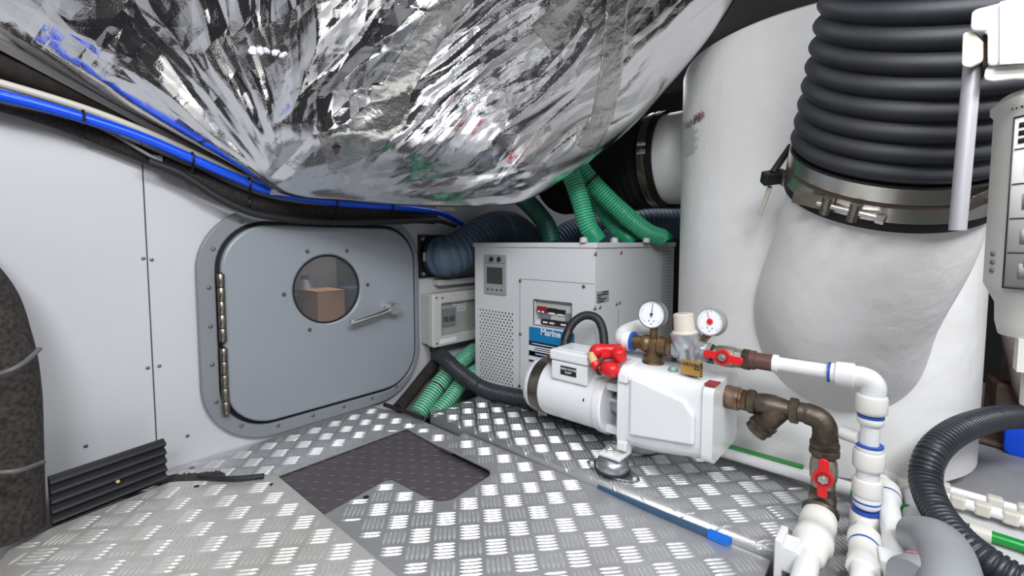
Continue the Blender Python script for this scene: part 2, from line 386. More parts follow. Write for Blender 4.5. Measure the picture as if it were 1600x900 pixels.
g = G().lathe([(.05, .285), (.055, .29), (.055, .40), (.03, .43), (.018, .44), (.018, .46), (0, .461)], Matrix.Translation((.86, YW+.52, 0)), 20); tag(g.build('jerrycan', mat('dark_grey_can', (70, 70, 74), .5)), 'dark grey bottle behind the cardboard box beyond the porthole', 'bottle')
g = G().box(.62, .76, YW+.34, YW+.46, .285, .40); tag(g.build('tool_case', mat('charcoal_case', (44, 40, 40), .5), None, 0, .008), 'charcoal case left of the cardboard box beyond the porthole', 'case')
g = G().box(.70, 1.1, YW+.70, YW+.74, .285, .62); tag(g.build('locker_panel', mat('grey_locker', (122, 116, 112), .6, 0, .3, 7), None, 0, .006), 'grey mottled locker panel at the back beyond the porthole', 'panel')

# ================================================================= FLOOR PLATES
A45 = math.radians(48)                      # tread lattice runs with the photograph's bar directions
CELL = .0495
def bars_for(test, mapf, x0, x1, y0, y1, jit=1, cell=CELL, off=(0, 0)):
    c, s = math.cos(A45), math.sin(A45); g = G(); vs = g.v; fs = g.f
    R = int(2.6/cell); L, W, H = cell*.84*.5, cell*.058, .0021
    for i in range(-R, R):
        for j in range(-R, R):
            cx, cy = (i+.5)*cell+off[0], (j+.5)*cell+off[1]
            wx, wy = cx*c-cy*s, cx*s+cy*c
            if not (x0 <= wx <= x1 and y0 <= wy <= y1): continue
            al = (i+j) % 2
            for k in range(5):
                o_ = (k-2)*cell*.185
                ok = True; P = []
                for (a, b, h) in ((-L, 0, 0), (-L*.55, W, 0), (L*.55, W, 0), (L, 0, 0), (L*.55, -W, 0), (-L*.55, -W, 0),
                                  (-L*.72, 0, H*.8), (-L*.4, W*.4, H), (L*.4, W*.4, H), (L*.72, 0, H*.8), (L*.4, -W*.4, H), (-L*.4, -W*.4, H)):
                    if al: lx, ly = cx+a, cy+o_+b
                    else: lx, ly = cx+o_+b, cy+a
                    X, Y = lx*c-ly*s, lx*s+ly*c
                    if h == 0 and not test(X, Y): ok = False; break
                    P.append((X, Y, h))
                if not ok: continue
                n0 = len(vs); vs += [mapf(*p) for p in P]
                fl = 1 if al else -1
                for q in range(6):
                    r = (q+1) % 6; f = (n0+q, n0+r, n0+6+r, n0+6+q); fs.append(f if fl < 0 else f[::-1])
                f = tuple(n0+6+q for q in range(6)); fs.append(f if fl < 0 else f[::-1])
    g.m = [0]*len(fs); return g
def inpoly(x, y, P):
    r = False
    for (ax, ay), (bx, by) in zip(P, P[1:]+P[:1]):
        if (ay > y) != (by > y) and x < (bx-ax)*(y-ay)/(by-ay)+ax: r = not r
    return r
XS = .908                                     # foot of the step
ZP, ZF = .035, .018                            # platform and front sheet heights
def arc2(cx, cy, r, a0, a1, n=6): return [(cx+r*math.cos(math.radians(a0+(a1-a0)*i/n)), cy+r*math.sin(math.radians(a0+(a1-a0)*i/n))) for i in range(n+1)]
back_ = [(.14, YW-.004), (.26, 1.27), (.36, 1.196), (.835, 1.196), (.818, .955), (XS-.002, .955), (XS-.002, 1.215), (.885, 1.36), (.865, YW-.004)][::-1]
front_ = [(.30, .165), (XS-.002, .165), (XS-.002, 1.0), (.845, .985), (.822, 1.0), (.802, .985)]+[(.800, .83)]+arc2(.760, .80, .040, 10, -70)+arc2(.66, .80, .048, -100, -170)+[(.604, .928), (.590, .938), (.36, .906), (.30, .80)]
t = thing('tread_plate', 'back checker plate at the foot of the grey hatch behind the mat', 'floor plate', (.6, 1.3, -.006), 'checker plate floor panels')
G().prism(back_, -.006, 0).build('sheet', M_alu, t, 0, .001, 1)
b = bars_for(lambda x, y: inpoly(x, y, back_), lambda x, y, h: (x, y, h), .10, .95, .9, YW)
stuff(b.build('tread_bars', M_bar, t, 0))
for p in (FL(645, 662), FL(300, 731)): screw('screw', (p.x, p.y, .0), (0, 0, 1), .007, M_screw, t, .002)
t = thing('tread_plate', 'front checker plate with a notched edge around the mat below the step', 'floor plate', (.6, .55, .0), 'checker plate floor panels')
G().prism(front_, ZF-.006, ZF).build('sheet', M_alu, t, 0, .002, 2)
b = bars_for(lambda x, y: inpoly(x, y, front_) and x > .434 and not (x > XS-.026 and .215 < y < .55), lambda x, y, h: (x, y, h+ZF), .40, .95, .16, 1.01, off=(.006, .011))
stuff(b.build('tread_bars', M_bar, t, 0))
p = FL(572, 777, ZF); screw('screw', (p.x, p.y, ZF), (0, 0, 1), .007, M_hole, t, .002)
LEFTX = .424
leftp = [(-.035, .30), (LEFTX, .30), (LEFTX-.004, 1.150), (.36, 1.185), (.25, 1.295), (.235, 1.305), (.035, 1.27), (-.02, 1.245), (-.035, 1.20)]
t = thing('tread_plate', 'paler dull checker plate in the near left corner overlapping the mat', 'floor plate', (.2, .8, .019), 'checker plate floor panels')
G().prism(leftp, ZF+.001, ZF+.009).build('sheet', M_alu_pale, t, 0, .003, 2)
b = bars_for(lambda x, y: inpoly(x, y, leftp) and x > -.025, lambda x, y, h: (x, y, h+ZF+.009), -.04, LEFTX, .30, 1.4, off=(.013, .006))
stuff(b.build('tread_bars', M_bar_pale, t, 0))
for p in (FL(307, 760, .027), FL(425, 757, .027)): screw('screw', (p.x, p.y, .027), (0, 0, 1), .006, M_hole, t, .0012)
G().box(-.034, .27, .30, 1.15, -.118, ZF).build('support_frame', M_dark, t, 0)
# raised platform, one folded sheet
sec = [(XS, -.03), (XS, .016), (XS+.002, .024), (XS+.006, .030), (XS+.013, .034), (XS+.022, ZP), (1.36, ZP)]
cum = [0]
for a, b_ in zip(sec, sec[1:]): cum.append(cum[-1]+math.hypot(b_[0]-a[0], b_[1]-a[1]))
xflat = sec[-2][0]
def platmap(x, y, h):
    s_ = cum[-2]+(x-xflat)
    k = 0
    while k < len(cum)-2 and cum[k+1] < s_: k += 1
    a, b_ = sec[k], sec[k+1]; t_ = (s_-cum[k])/(cum[k+1]-cum[k]); nx, nz = -(b_[1]-a[1]), b_[0]-a[0]; l = math.hypot(nx, nz)
    return (a[0]+(b_[0]-a[0])*t_+nx/l*h, y, a[1]+(b_[1]-a[1])*t_+nz/l*h)
t = thing('tread_plate', 'raised checker plate platform with folded edge under the white pump', 'floor plate', (1.1, .55, -.03), 'checker plate floor panels')
PY0, PY1 = -.010, 1.165
ys = [PY0, PY1]
g = G().grid([[(x, y, z) for y in ys[::-1]] for x, z in sec]); sh = g.build('sheet', M_alu, t, 60)
so = sh.modifiers.new('solid', 'SOLIDIFY'); so.thickness = .004; so.offset = -1
smin = xflat-(cum[-2]-cum[1])
b = bars_for(lambda x, y: smin+.004 < x < 1.20 and PY0+.01 < y < PY1-.004, platmap, smin, 1.36, PY0, PY1, off=(.02, .005))
stuff(b.build('tread_bars', M_bar, t, 0))
g = G().box(XS+.03, 1.34, PY0+.02, PY1-.03, -.118, .025); g.build('support_frame', M_dark, t, 0)
# shelf carrying the cabinet and the bilge beyond
tag(G().box(1.365, 2.6, -1.1, 1.43, -.118, .034).build('bearer_shelf', mat('grey_bearer', (158, 158, 160), .65, 0, .25, 6)), 'grey bearer shelf carrying the cabinet and the fibreglass tank', 'shelf')
# rubber mat in the cutout
t = thing('rubber_mat', 'dark grey rubber mat lying in the floor cutout', 'mat', (.62, 1.0, -.016))
G().prism([(.30, .72), (.87, .72), (.87, 1.26), (.30, 1.26)], -.016, -.010).build('mat_sheet', M_mat, t, 0)
g = G(); 
for i in range(13):
    for j in range(17):
        x, y = .33+i*.042+(j % 2)*.021, .75+j*.030
        if x > .85: continue
        q = Matrix.Translation((x, y, -.010)) @ Matrix.Rotation(-math.radians(46), 4, 'Z')
        g.add([(-.011, 0, 0), (0, .0016, 0), (.011, 0, 0), (0, -.0016, 0), (0, 0, .0012)], [(1, 0, 4), (2, 1, 4), (3, 2, 4), (0, 3, 4)], q)
stuff(g.build('mat_studs', M_mat_tick, t, 0))
G().box(.31, .86, .73, 1.25, -.118, -.017).build('mat_bearer', M_dark, t, 0)
# black rubber edging on the pale plate
e = [FL(312, 744, .037), FL(330, 747, .037), FL(370, 748, .037), FL(412, 744, .037)]
tag(G().tube(cr(e, 6), .0065, 10).build('edging_strip', M_rubber), 'short black rubber edging on the back of the pale plate', 'edging')
g = G(); rnd = random.Random(3)
for k in range(620):
    p = FL(rnd.uniform(225, 330), 0, 0) if False else V((rnd.uniform(.20, .345), 0, 0))
    y = 1.372-(p.x-.25)*.85+rnd.uniform(-.022, .026); r = rnd.uniform(.002, .006)
    if y > YW-.02: continue
    g.add([(-r, -r, 0), (r, -r*.6, 0), (r*.8, r, 0), (-r*.7, r*.9, 0), (0, 0, r*1.2)], [(0, 1, 4), (1, 2, 4), (2, 3, 4), (3, 0, 4), (3, 2, 1, 0)], Matrix.Translation((p.x, y, .0028)))
tag(g.build('grit', M_debris, None, 0), 'loose dark grit lying in the gap behind the pale plate', 'grit', kind='stuff')
# blue strip along the foot of the step
t = thing('blue_strip', 'blue plastic strip pushed under the folded platform edge', 'strip', (XS-.008, .40, ZF))
g = G().prism([(XS-.001, .53), (XS-.004, .53), (XS-.014, .40), (XS-.017, .275), (XS-.001, .275)], ZF+.0004, ZF+.009); g.build('strip', M_bluetape, t, 0, .001)
g = G().prism([(XS-.001, .275), (XS-.019, .275), (XS-.020, .238), (XS-.001, .232)], ZF+.0004, ZF+.013); g.build('strip_end', M_blueend, t, 0, .002)
# corrugated rubber strip leaning by the wall
a = FL(81, 826, .02)+V((0, .010, 0)); b_ = FL(261, 755, .02)+V((0, .010, 0)); u = (b_-a); u.z = 0; L = u.length; u.normalize(); nrm = V((u.y, -u.x, 0))
t = thing('ribbed_rubber_strip', 'black ribbed rubber strip standing against the white wall', 'rubber strip', (a+b_)/2)
prof = []
for k in range(61):
    z = .104*k/60; ph = (z/.104*5) % 1.0
    prof.append((z, .012*(.5-.5*math.cos(2*PI*ph))**.7 if k < 60 else 0))
Fm = Matrix(((u.x, nrm.x, 0, a.x), (u.y, nrm.y, 0, a.y), (0, 0, 1, .02), (0, 0, 0, 1)))
g = G(); n = len(prof)
loop = [(h, z) for z, h in prof]+[(-.006, .104), (-.006, 0)]
m_ = len(loop); vs = [(x, h, z+.11*0+x*.015) for x in (0, L) for h, z in loop]
g.add(vs, [tuple(range(m_)), tuple(range(2*m_-1, m_-1, -1))]+[((i+1) % m_, i, m_+i, m_+(i+1) % m_) for i in range(m_)], Fm)
g.build('ribbed_sheet', M_rubber, t, 30)
p = a.lerp(b_, .53); screw('screw', p+nrm*.0105+V((0, 0, .048)), nrm, .004, M_tan, t)
# ================================================================= FOIL-WRAPPED SILENCER
SIL = [(-120, -12, .86), (-60, 25, .89), (0, 62, .92), (90, 112, .96), (180, 162, 1.02), (280, 214, 1.10), (370, 262, 1.18), (425, 296, 1.22), (470, 309, 1.24), (540, 314, 1.26), (620, 320, 1.29), (700, 323, 1.31), (770, 322, 1.33), (815, 316, 1.34), (850, 299, 1.34), (885, 277, 1.33), (935, 244, 1.31), (990, 196, 1.27), (1040, 140, 1.22), (1085, 88, 1.17), (1125, 36, 1.12), (1152, -5, 1.08), (1185, -60, 1.02)]
def foil():
    sil = np.array(SIL); seg = np.concatenate([[0], np.cumsum(np.hypot(np.diff(sil[:, 0]), np.diff(sil[:, 1])))]); seg /= seg[-1]
    NS, NT = 760, 230
    s = np.linspace(0, 1, NS)
    # smooth spline through the outline
    pts = cr([V(p) for p in SIL], 30); P = np.array([tuple(p) for p in pts]); L = np.concatenate([[0], np.cumsum(np.hypot(np.diff(P[:, 0]), np.diff(P[:, 1])))]); L /= L[-1]
    lx, ly, ld = (np.interp(s, L, P[:, k]) for k in range(3))
    tx = np.interp(s, [0, .12, .5, .88, 1], [-60, 60, 560, 1010, 1120]); ty = np.full(NS, -110.0)
    td = np.interp(s, [0, .15, .3, .45, .6, .8, 1], [.74, .74, .72, .70, .74, .84, .92])
    t = np.linspace(0, 1, NT)[:, None]
    f = .35*(1-(1-t)**2.2)**.5+.65*t**.9
    X = lx+(tx-lx)*t; Y = ly+(ty-ly)*t; D_ = ld+(td-ld)*f
    # keel corner where the taped seams meet
    D_ -= .05*np.exp(-(((X-560)/150)**2+((Y-225)/60)**2))*sstep(0, .25, t)
    # fold fields in sheet coordinates
    hh_ = np.random.RandomState(11).rand(512)*2-1
    def fac(a, b, k=0):
        a = a+300; b = b+300; ia = np.floor(a).astype(int); ib = np.floor(b).astype(int); fa = a-ia; fb = b-ib
        def hv(x, y): return hh_[_perm[(_perm[(x+17*k) % 512]+y+5*k) % 512]]
        h0, h1, h2, h3 = hv(ia, ib), hv(ia+1, ib), hv(ia, ib+1), hv(ia+1, ib+1)
        lowr = fa+fb < 1
        return np.where(lowr, h0+fa*(h1-h0)+fb*(h2-h0), h3+(1-fa)*(h2-h3)+(1-fb)*(h1-h3))
    warp = fac(X/150+3, Y/150+9, 20)*34; warp2 = fac(X/70+31, Y/70+5, 21)*13
    ax, ay = X-455, Y-338
    thA = np.arctan2(-ay, -ax); rA = np.hypot(ax, ay)
    hA = fac(thA*5.2+warp/80, rA/250+warp2/40)*1.3+.6*fac(thA*11+7+warp/60, rA/150+3, 1)+.16*fac(thA*23+warp2/16, rA/80, 2)+.26*fac(X/36+warp2/18, Y/42, 12)
    bx, by = X-545, Y-330
    thB = np.arctan2(-by, bx); rB = np.hypot(bx, by)
    hB = fac(thB*3.2+9, rB/100+warp2/30, 3)*1.2+.9*fac(X/66+warp2/16, Y/84+warp/60, 4)+.36*fac(X/31+5+warp2/14, Y/39+warp/40, 5)+.08*fac(X/13, Y/14, 13)
    c_, s_ = math.cos(math.radians(35)), math.sin(math.radians(35))
    al = (X*c_-Y*s_)+warp*.6; ac = (X*s_+Y*c_)+warp*.8+warp2
    hC = fac(ac/44+2, al/190, 6)*1.1+.62*fac(ac/24+8+warp2/20, al/110+4, 7)+.22*fac(ac/12, al/52, 8)+.07*fac(X/10, Y/11, 14)
    hD = fac((Y+X*.12)/26+warp/60, X/120, 15)*.7+.4*fac((Y+X*.1)/12, X/60+warp2/20, 16)+.16*fac(X/14, Y/9, 17)
    wA = 1-sstep(360, 520, X+(Y-150)*.5); wC = sstep(590, 720, X+(Y-100)*.6); wB = np.clip(1-wA-wC, 0, 1)
    wD = sstep(235, 285, Y+8*warp2/13)*sstep(430, 520, X)*.8
    h = (hA*wA*1.0+hB*wB*1.35+hC*wC*.9)*(1-wD)+hD*wD
    h += .45*fac(X/150+40, Y/130+12, 9)
    h -= h.mean()
    edge = sstep(0, .10, t)*.75+.25
    D_ = D_-h*.0115*edge
    # sheet points
    D = np.array(DIR)[None, None]; Rt = np.array(RT)[None, None]; Up = np.array(CUP)[None, None]
    R = D+Rt*((X-CXP)/F)[..., None]+Up*((CYP-Y)/F)[..., None]
    front = np.array(CAM)[None, None]+R*D_[..., None]
    # side-to-side outline wobble
    nb_ = 26; q = np.linspace(0, 1, nb_+1)[1:, None, None]
    base = front[0][None]; away = np.array(FWD)[None, None]
    ang = q*PI*.5
    rise = np.maximum(1.47-base[..., 2:3], .05)
    back = base+away*(.09*np.sin(ang))+np.array([0, 0, 1.0])[None, None]*(1-np.cos(ang))*rise
    back[..., 1] = np.minimum(back[..., 1], 1.345)
    nz = noise2(back[..., 0]*14, back[..., 2]*14)*.012*np.minimum(1, q[..., 0]*4)
    back[..., 0] += nz
    q2 = np.linspace(0, 1, 31)[1:, None, None]; top = front[-1][None]
    ext = top+np.array([0, 0, 1.0])[None, None]*q2*np.maximum(1.495-top[..., 2:3], .02)-away*(.05*np.sin(q2*PI*.5))
    ext = ext-away*(fac(np.arange(NS)[None, :]/26+0*q2[..., 0], q2[..., 0]*2.2, 30)*.012*np.minimum(1, q2[..., 0]*5))[..., None]
    allp = np.concatenate([back[::-1], front, ext], 0)
    return allp, nb_, X, Y, front
FP, NB, FXp, FYp, FF = foil()
t = thing('foil_wrapped_silencer', 'large bulging silencer wrapped in crinkled silver foil overhead', 'silencer', (0.75, 0.85, .70))
R_, C_ = FP.shape[:2]
off = t.location; me = bpy.data.meshes.new('foil_skin')
vv = (FP.reshape(-1, 3)-np.array(off)); ii = np.arange(R_*C_).reshape(R_, C_)
fc = np.stack([ii[:-1, :-1], ii[1:, :-1], ii[1:, 1:], ii[:-1, 1:]], -1).reshape(-1, 4)
me.from_pydata(vv.tolist(), [], fc.tolist()); me.materials.append(M_foil); me.update()
o = bpy.data.objects.new('foil_skin', me); COL.objects.link(o); o.parent = t
def foil_at(px, py):
    d2 = (FXp-px)**2+(FYp-py)**2; k = np.unravel_index(d2.argmin(), d2.shape); return k
def tape(path, wpx, name='tape_strip'):
    P, L = resample([V((x, y, 0)) for x, y in path], 4); g = G(); rows = []
    for k, p in enumerate(P):
        d = (P[min(k+1, len(P)-1)]-P[max(k-1, 0)]).normalized(); n_ = V((-d.y, d.x, 0)); row = []
        for j in range(13):
            q = p+n_*(wpx*(j/12-.5)); kk = foil_at(q.x, q.y)
            a = FF[kk]
            i0, j0 = kk; sm = FF[max(0, i0-4):i0+5, max(0, j0-4):j0+5].reshape(-1, 3).mean(0)
            c = V(tuple(.6*a+.4*sm)); row.append(c+(CAM-c).normalized()*(.003 if 0 < j < 12 else .001))
        rows.append(row)
    g.grid(rows); return g.build(name, M_tape, t, 60)
i0_ = foil_at(420, 84); c0 = V(tuple(FF[i0_])); g = G(); rnd_ = random.Random(5)
for k in range(5):
    q = c0+RT*(.012*(k-2)*1.2)+CUP*rnd_.uniform(-.006, .006)-DIR*.006; r_ = rnd_.uniform(.006, .010)
    g.lathe([(0, -r_*.6), (r_*.7, -r_*.45), (r_, 0), (r_*.6, r_*.5), (0, r_*.6)], frame(q, -DIR+RT*rnd_.uniform(-1, 1)+CUP*rnd_.uniform(-1, 1), CUP), 5)
g.build('wadding_tuft', M_lwhite, t, 0)
i0_ = foil_at(527, 231); c0 = V(tuple(FF[i0_]))-DIR*.007
G().prism([(-.013, .010), (.016, .012), (.004, -.014), (0, -.016)], 0, .004, Matrix(((RT.x, CUP.x, -DIR.x, c0.x), (RT.y, CUP.y, -DIR.y, c0.y), (RT.z, CUP.z, -DIR.z, c0.z), (0, 0, 0, 1)))).build('torn_gap', M_foam, t, 0)
tape([(735, -40), (690, 20), (655, 80), (622, 135), (600, 185)], 46)
tape([(612, 135), (608, 178), (575, 205), (540, 228), (505, 240)], 62)
tape([(968, -40), (962, 40), (955, 120), (942, 180), (915, 235)], 34)
tape([(905, -20), (870, 40), (845, 60)], 50)
# ================================================================= PIPES AND CABLES ALONG THE WALL
def yp(L, Y): return [PY(x, y, Y if not isinstance(Y, (list, tuple)) else Y[i]) for i, (x, y) in enumerate(L)]
struct(G().tube([PY(-60, 36, 1.36), PY(370, 268, 1.385)], .0115, 4).build('trim_1', M_trim, None, 0))
tag(G().tube(cr(yp([(-60, 82), (0, 99), (120, 143), (230, 192), (330, 240), (385, 272)], 1.405), 8), .030, 16).build('insulated_pipe', M_foam), 'fat dark foam-insulated pipe running above the blue hose', 'pipe')
tag(G().tube(cr(yp([(-60, 116), (0, 130), (130, 169), (230, 207), (310, 243), (385, 278)], [1.364]*6), 8), .0085, 12).build('conduit_pipe', M_wpipe), 'thin cream pipe running right above the blue hose', 'pipe')
t = thing('blue_hose', 'bright blue hose running along the wall above the hatch', 'hose', PY(300, 247, 1.36))
BLP = cr(yp([(-60, 134), (0, 149), (60, 164), (130, 184), (220, 214), (300, 248), (360, 274), (420, 298), (500, 313), (570, 320), (630, 324), (680, 331), (705, 340), (722, 350)], [1.345]*9+[1.35, 1.37, 1.405, 1.43, 1.432]), 6)
G().tube(BLP, .0118, 16).build('hose_body', M_blue, t, 50)
t = thing('cable_loom', 'black braided cable loom sagging along the wall over the hatch', 'cable loom', PY(300, 270, 1.41))
lp = cr(yp([(-60, 146), (0, 160), (70, 181), (140, 207), (220, 240), (300, 275), (360, 303), (420, 322), (480, 331), (550, 334), (620, 338), (650, 339), (678, 341)], [1.41]*13), 6)
G().tube(lp, [.019]*30+[.024]*(len(lp)-30), 14).build('sleeve', M_loom, t, 50)
def pxof(p): v = p-CAM; return CXP+F*v.dot(RT)/v.dot(DIR)
for px in (133, 295, 392, 527, 610):
    h = min(BLP, key=lambda p: abs(pxof(p)-px)); l = min(lp, key=lambda p: abs(pxof(p)-px)); rl = .0265 if px > 140 else .0215
    def q_(c, dy, dz): return V((h.x+(c.x-h.x)*.6, c.y+dy, c.z+dz))
    g = G().tube(cr([q_(h, .010, .0112), q_(h, -.003, .0148), q_(h, -.0125, .0085), q_(h, -.0152, 0), q_(h, -.0125, -.0085), q_(l, -rl, .006), q_(l, -rl*.95, -.010), q_(l, -rl*.55, -rl*.9), q_(l, .004, -rl*1.08)], 5), .0026, 6)
    g.build('zip_tie', M_tie, t, 50)
t = thing('cable_loom', 'thinner black cable loom hanging lowest, touching the hatch top', 'cable loom', PY(420, 330, 1.40))
lp = cr(yp([(232, 252), (285, 273), (340, 308), (390, 331), (440, 341), (500, 346), (560, 347), (620, 346), (680, 344), (712, 352)], 1.37), 6)
G().tube(lp, .0105, 12).build('sleeve', M_rubber, t, 50)
c = PY(520, 346, 1.37); g = G().lathe([(.012, -.006), (.0125, 0), (.012, .006)], frame(c, (1, 0, 0)), 14); g.box(-.014, -.006, -.004, .004, -.004, .004, frame(c+V((0, 0, -.012)), (1, 0, 0), (0, 0, -1))); g.build('zip_tie', M_tie, t)
t = thing('signal_cable', 'thin grey cable branching below the blue hose to a wall clip', 'cable', PY(200, 220, 1.39))
G().tube(cr(yp([(-60, 142), (0, 158), (70, 173), (135, 190), (175, 208), (215, 232), (244, 249)], 1.375), 6), .0042, 8).build('sheath', M_gcable, t, 50)
c = PY(246, 248, 1.385); G().box(-.010, .010, -.006, .006, -.008, .008, Matrix.Translation(c)).build('cable_clip', M_tie_g, t, 0, .002)
tag(G().box(-.055, .075, -.004, .004, -.006, .007, frame(PY(455, 303, 1.33), (0, 0, 1), (1, 0, 0))).build('white_tag', M_lwhite, None, 0), 'small white flag of tape between foil and blue hose', 'tag')
tag(G().box(-.05, .05, -.004, .004, -.010, .010, frame(PY(695, 326, 1.42), (0, 0, 1), (1, 0, 0))).build('wall_batten', M_hullwhite, None, 0, .002), 'short white batten on the wall above the hatch corner', 'batten')
# loom at the left edge
t = thing('sleeved_cable_trunk', 'thick dark woven cable trunk rising at the left edge', 'cable trunk', FL(15, 845, 0))
def lft(L, d): return cr([PD(x, y, d) for x, y in L], 8)
c = [(-150, 360), (-90, 405), (-42, 468), (-12, 545), (0, 620), (3, 700), (5, 770), (6, 815), (6, 836)]
pth = lft(c, .86); G().tube(pth, .056, 22).build('sleeve', M_loomL, t, 50)
c2 = [(-90, 355), (-30, 405), (14, 462), (37, 535), (46, 612), (49, 690), (52, 770), (54, 822)]
G().tube(lft(c2, .885), .0135, 12).build('side_cable', M_loom, t, 50)
for y0, y1, x1 in ((590, 545, 62), (740, 722, 68)):
    a = PD(-75, y0+8, .80); m1 = PD(-20, y0, .775); m2 = PD(30, (y0+y1)/2+4, .79); b_ = PD(x1, y1, .865)
    G().tube(cr([a, m1, m2, b_], 8), .0042, 8).build('zip_tie', M_tie_g, t, 50)
# ================================================================= CHILLER CABINET
CX0, CX1, CY0, CY1, CZ0, CZ1 = 1.205, 1.826, .723, 1.258, .037, .600
t = thing('chiller_cabinet', 'white enamel chiller cabinet with display and perforated grille behind the pump', 'cabinet', ((CX0+CX1)/2, (CY0+CY1)/2, CZ0))
FC = Matrix(((0, 0, -1, CX0), (-1, 0, 0, CY1), (0, 1, 0, 0), (0, 0, 0, 1)))      # front face: x from left edge, y height, z out
def fcp(px, py): p = PX(px, py, CX0); return (CY1-p.y, p.z)
RS = Matrix(((1, 0, 0, CX0), (0, 0, -1, CY0), (0, 1, 0, 0), (0, 0, 0, 1)))       # right side: x depth, y height, z out
W_ = CY1-CY0
# grille cut-out and breaker recess in the front skin
gx0, gz1 = fcp(748, 481); gx1, _ = fcp(803, 490); _, gz0 = fcp(748, 590)
rx0, rz1 = fcp(834, 468); rx1, _ = fcp(893, 478); _, rz0 = fcp(834, 507)
g = G()
xs = [0, gx0, gx1, rx0, rx1, W_]; zs = sorted([CZ0, gz0, rz0, rz1, gz1, CZ1-.014])
for i in range(5):
    for k in range(len(zs)-1):
        xa, xb, za, zb = xs[i], xs[i+1], zs[k], zs[k+1]; zm = (za+zb)/2
        if (i == 1 and gz0 < zm < gz1) or (i == 3 and rz0 < zm < rz1): continue
        g.box(xa, xb, za, zb, -.002, 0, FC)
g.build('front_skin', M_cab, t, 0)
g = G(); g.box(CX0+.002, CX1, CY0, CY0+.002, CZ0, CZ1-.014); g.box(CX0+.002, CX1, CY1-.002, CY1, CZ0, CZ1-.014); g.box(CX1-.002, CX1, CY0, CY1, CZ0, CZ1-.014); g.box(CX0+.002, CX1, CY0, CY1, CZ0, CZ0+.002)
g.build('body', M_cab, t, 0)
G().box(CX0-.006, CX1+.004, CY0-.006, CY1+.006, CZ1-.017, CZ1).build('lid', M_cab, t, 0, .003)
G().box(CX0+.03, CX0+.032, CY0+.01, CY1-.01, CZ0+.01, CZ1-.02).build('dark_liner', M_hole, t, 0)
g = G(); pw = (gx1-gx0)/11; nr = int((gz1-gz0)/(pw*.72)); ph = (gz1-gz0)/nr
for r in range(nr):
    sh = (r % 2)*.5
    for c in range(12):
        xa, xb = max(gx0, gx0+(c-sh)*pw), min(gx1, gx0+(c+1-sh)*pw)
        if xb-xa < 1e-6: continue
        za = gz0+r*ph; full = xb-xa > pw*.9
        rect = [(xa, za), ((xa+xb)/2, za), (xb, za), (xb, za+ph/2), (xb, za+ph), ((xa+xb)/2, za+ph), (xa, za+ph), (xa, za+ph/2)]
        if full:
            cx, cy, rr = (xa+xb)/2, za+ph/2, ph*.34; C8 = [(cx+rr*math.cos(math.radians(225+45*k)), cy+rr*math.sin(math.radians(225+45*k))) for k in range(8)]
            g.plate(rect, C8, -.002, 0, FC)
        else: g.prism([rect[0], rect[2], rect[4], rect[6]], -.002, 0, FC)
gr = g.build('perforated_grille', M_cab, t, 0); 
# right-hand door panel outline on the front, screws
sx0, _ = fcp(812, 500)
g = G()
for (xa, xb, za, zb) in ((sx0, sx0+.0016, CZ0+.03, fcp(812, 436)[1]), (sx0, W_-.004, fcp(812, 436)[1], fcp(812, 436)[1]+.0016)): g.box(xa, xb, za, zb, 0, .0005, FC)
g.build('panel_joint', M_inkgrey, t, 0)
for px, py in ((813, 439), (813, 522), (812, 603), (912, 448)):
    p = PX(px, py, CX0); screw('screw', p, (-1, 0, 0), .0062, M_steeld, t)
for px, py in ((930, 397), (970, 395), (929, 482), (937, 480), (963, 475), (968, 473)):
    p = PY(px, py, CY0); screw('screw', p, (0, -1, 0), .0062, M_steeld, t)
g = G(); q = PY(966, 478, CY0); g.box(q.x, q.x+.0015, CY0-.0005, CY0, CZ0, q.z-.012); g.build('side_joint', M_inkgrey, t, 0)
g = G(); a = PY(1034, 393, CY0); 
for r in range(34):
    for c in range(5):
        x = a.x+.012+c*.018; z = .565-r*.0125
        if x < CX1-.01: g.lathe([(.0035, 0), (.0035, .0004)], frame((x, CY0, z), (0, -1, 0)), 6)
stuff(g.build('side_perforation', M_inkgrey, t, 0))
q0 = PY(932, 456, CY0); q1 = PY(951, 471, CY0)
lb = G().box(q0.x, q1.x, CY0-.0008, CY0, q1.z, q0.z).build('rating_label', M_disp, t, 0)
g = G()
for k, (a_, b_) in enumerate(((.45, .95), (.05, .9), (.05, .35), (.1, .75), (.1, .6))):
    z = q0.z-(q0.z-q1.z)*(.12+.19*k); g.box(q0.x+(q1.x-q0.x)*a_, q0.x+(q1.x-q0.x)*b_, CY0-.0012, CY0-.0008, z-.002, z+.002)
g.build('label_print', M_ink, lb, 0)
# display unit
ax, az = fcp(758, 398); bx_, bz = fcp(792, 461)
bz = fcp(758, 458)[1]
dp = G().prism(rrect(bx_-ax, az-bz, .006, 4, (ax+bx_)/2, (az+bz)/2), 0, .007, FC).build('display_unit', M_disp, t, 0, .0015)
dw = bx_-ax; dh = az-bz
G().box(ax+dw*.14, bx_-dw*.14, bz+dh*.27, az-dh*.31, .007, .0078, FC).build('screen', M_screen, dp, 0)
for k in (.38, .72): G().lathe([(.0088, .007), (.0088, .012), (.0072, .014), (0, .014)], FC @ Matrix.Translation((ax+dw*k, az-dh*.105, 0)), 16).build('knob', M_black, dp)
for k in range(4): G().lathe([(.0035, .007), (.0035, .0085), (0, .009)], FC @ Matrix.Translation((ax+dw*(.19+.205*k), bz+dh*.12, 0)), 10).build('button', M_ink, dp)
G().box(ax, bx_, az-dh*.2-.0006, az-dh*.2+.0006, .007, .0074, FC).build('joint', M_ink, dp, 0)
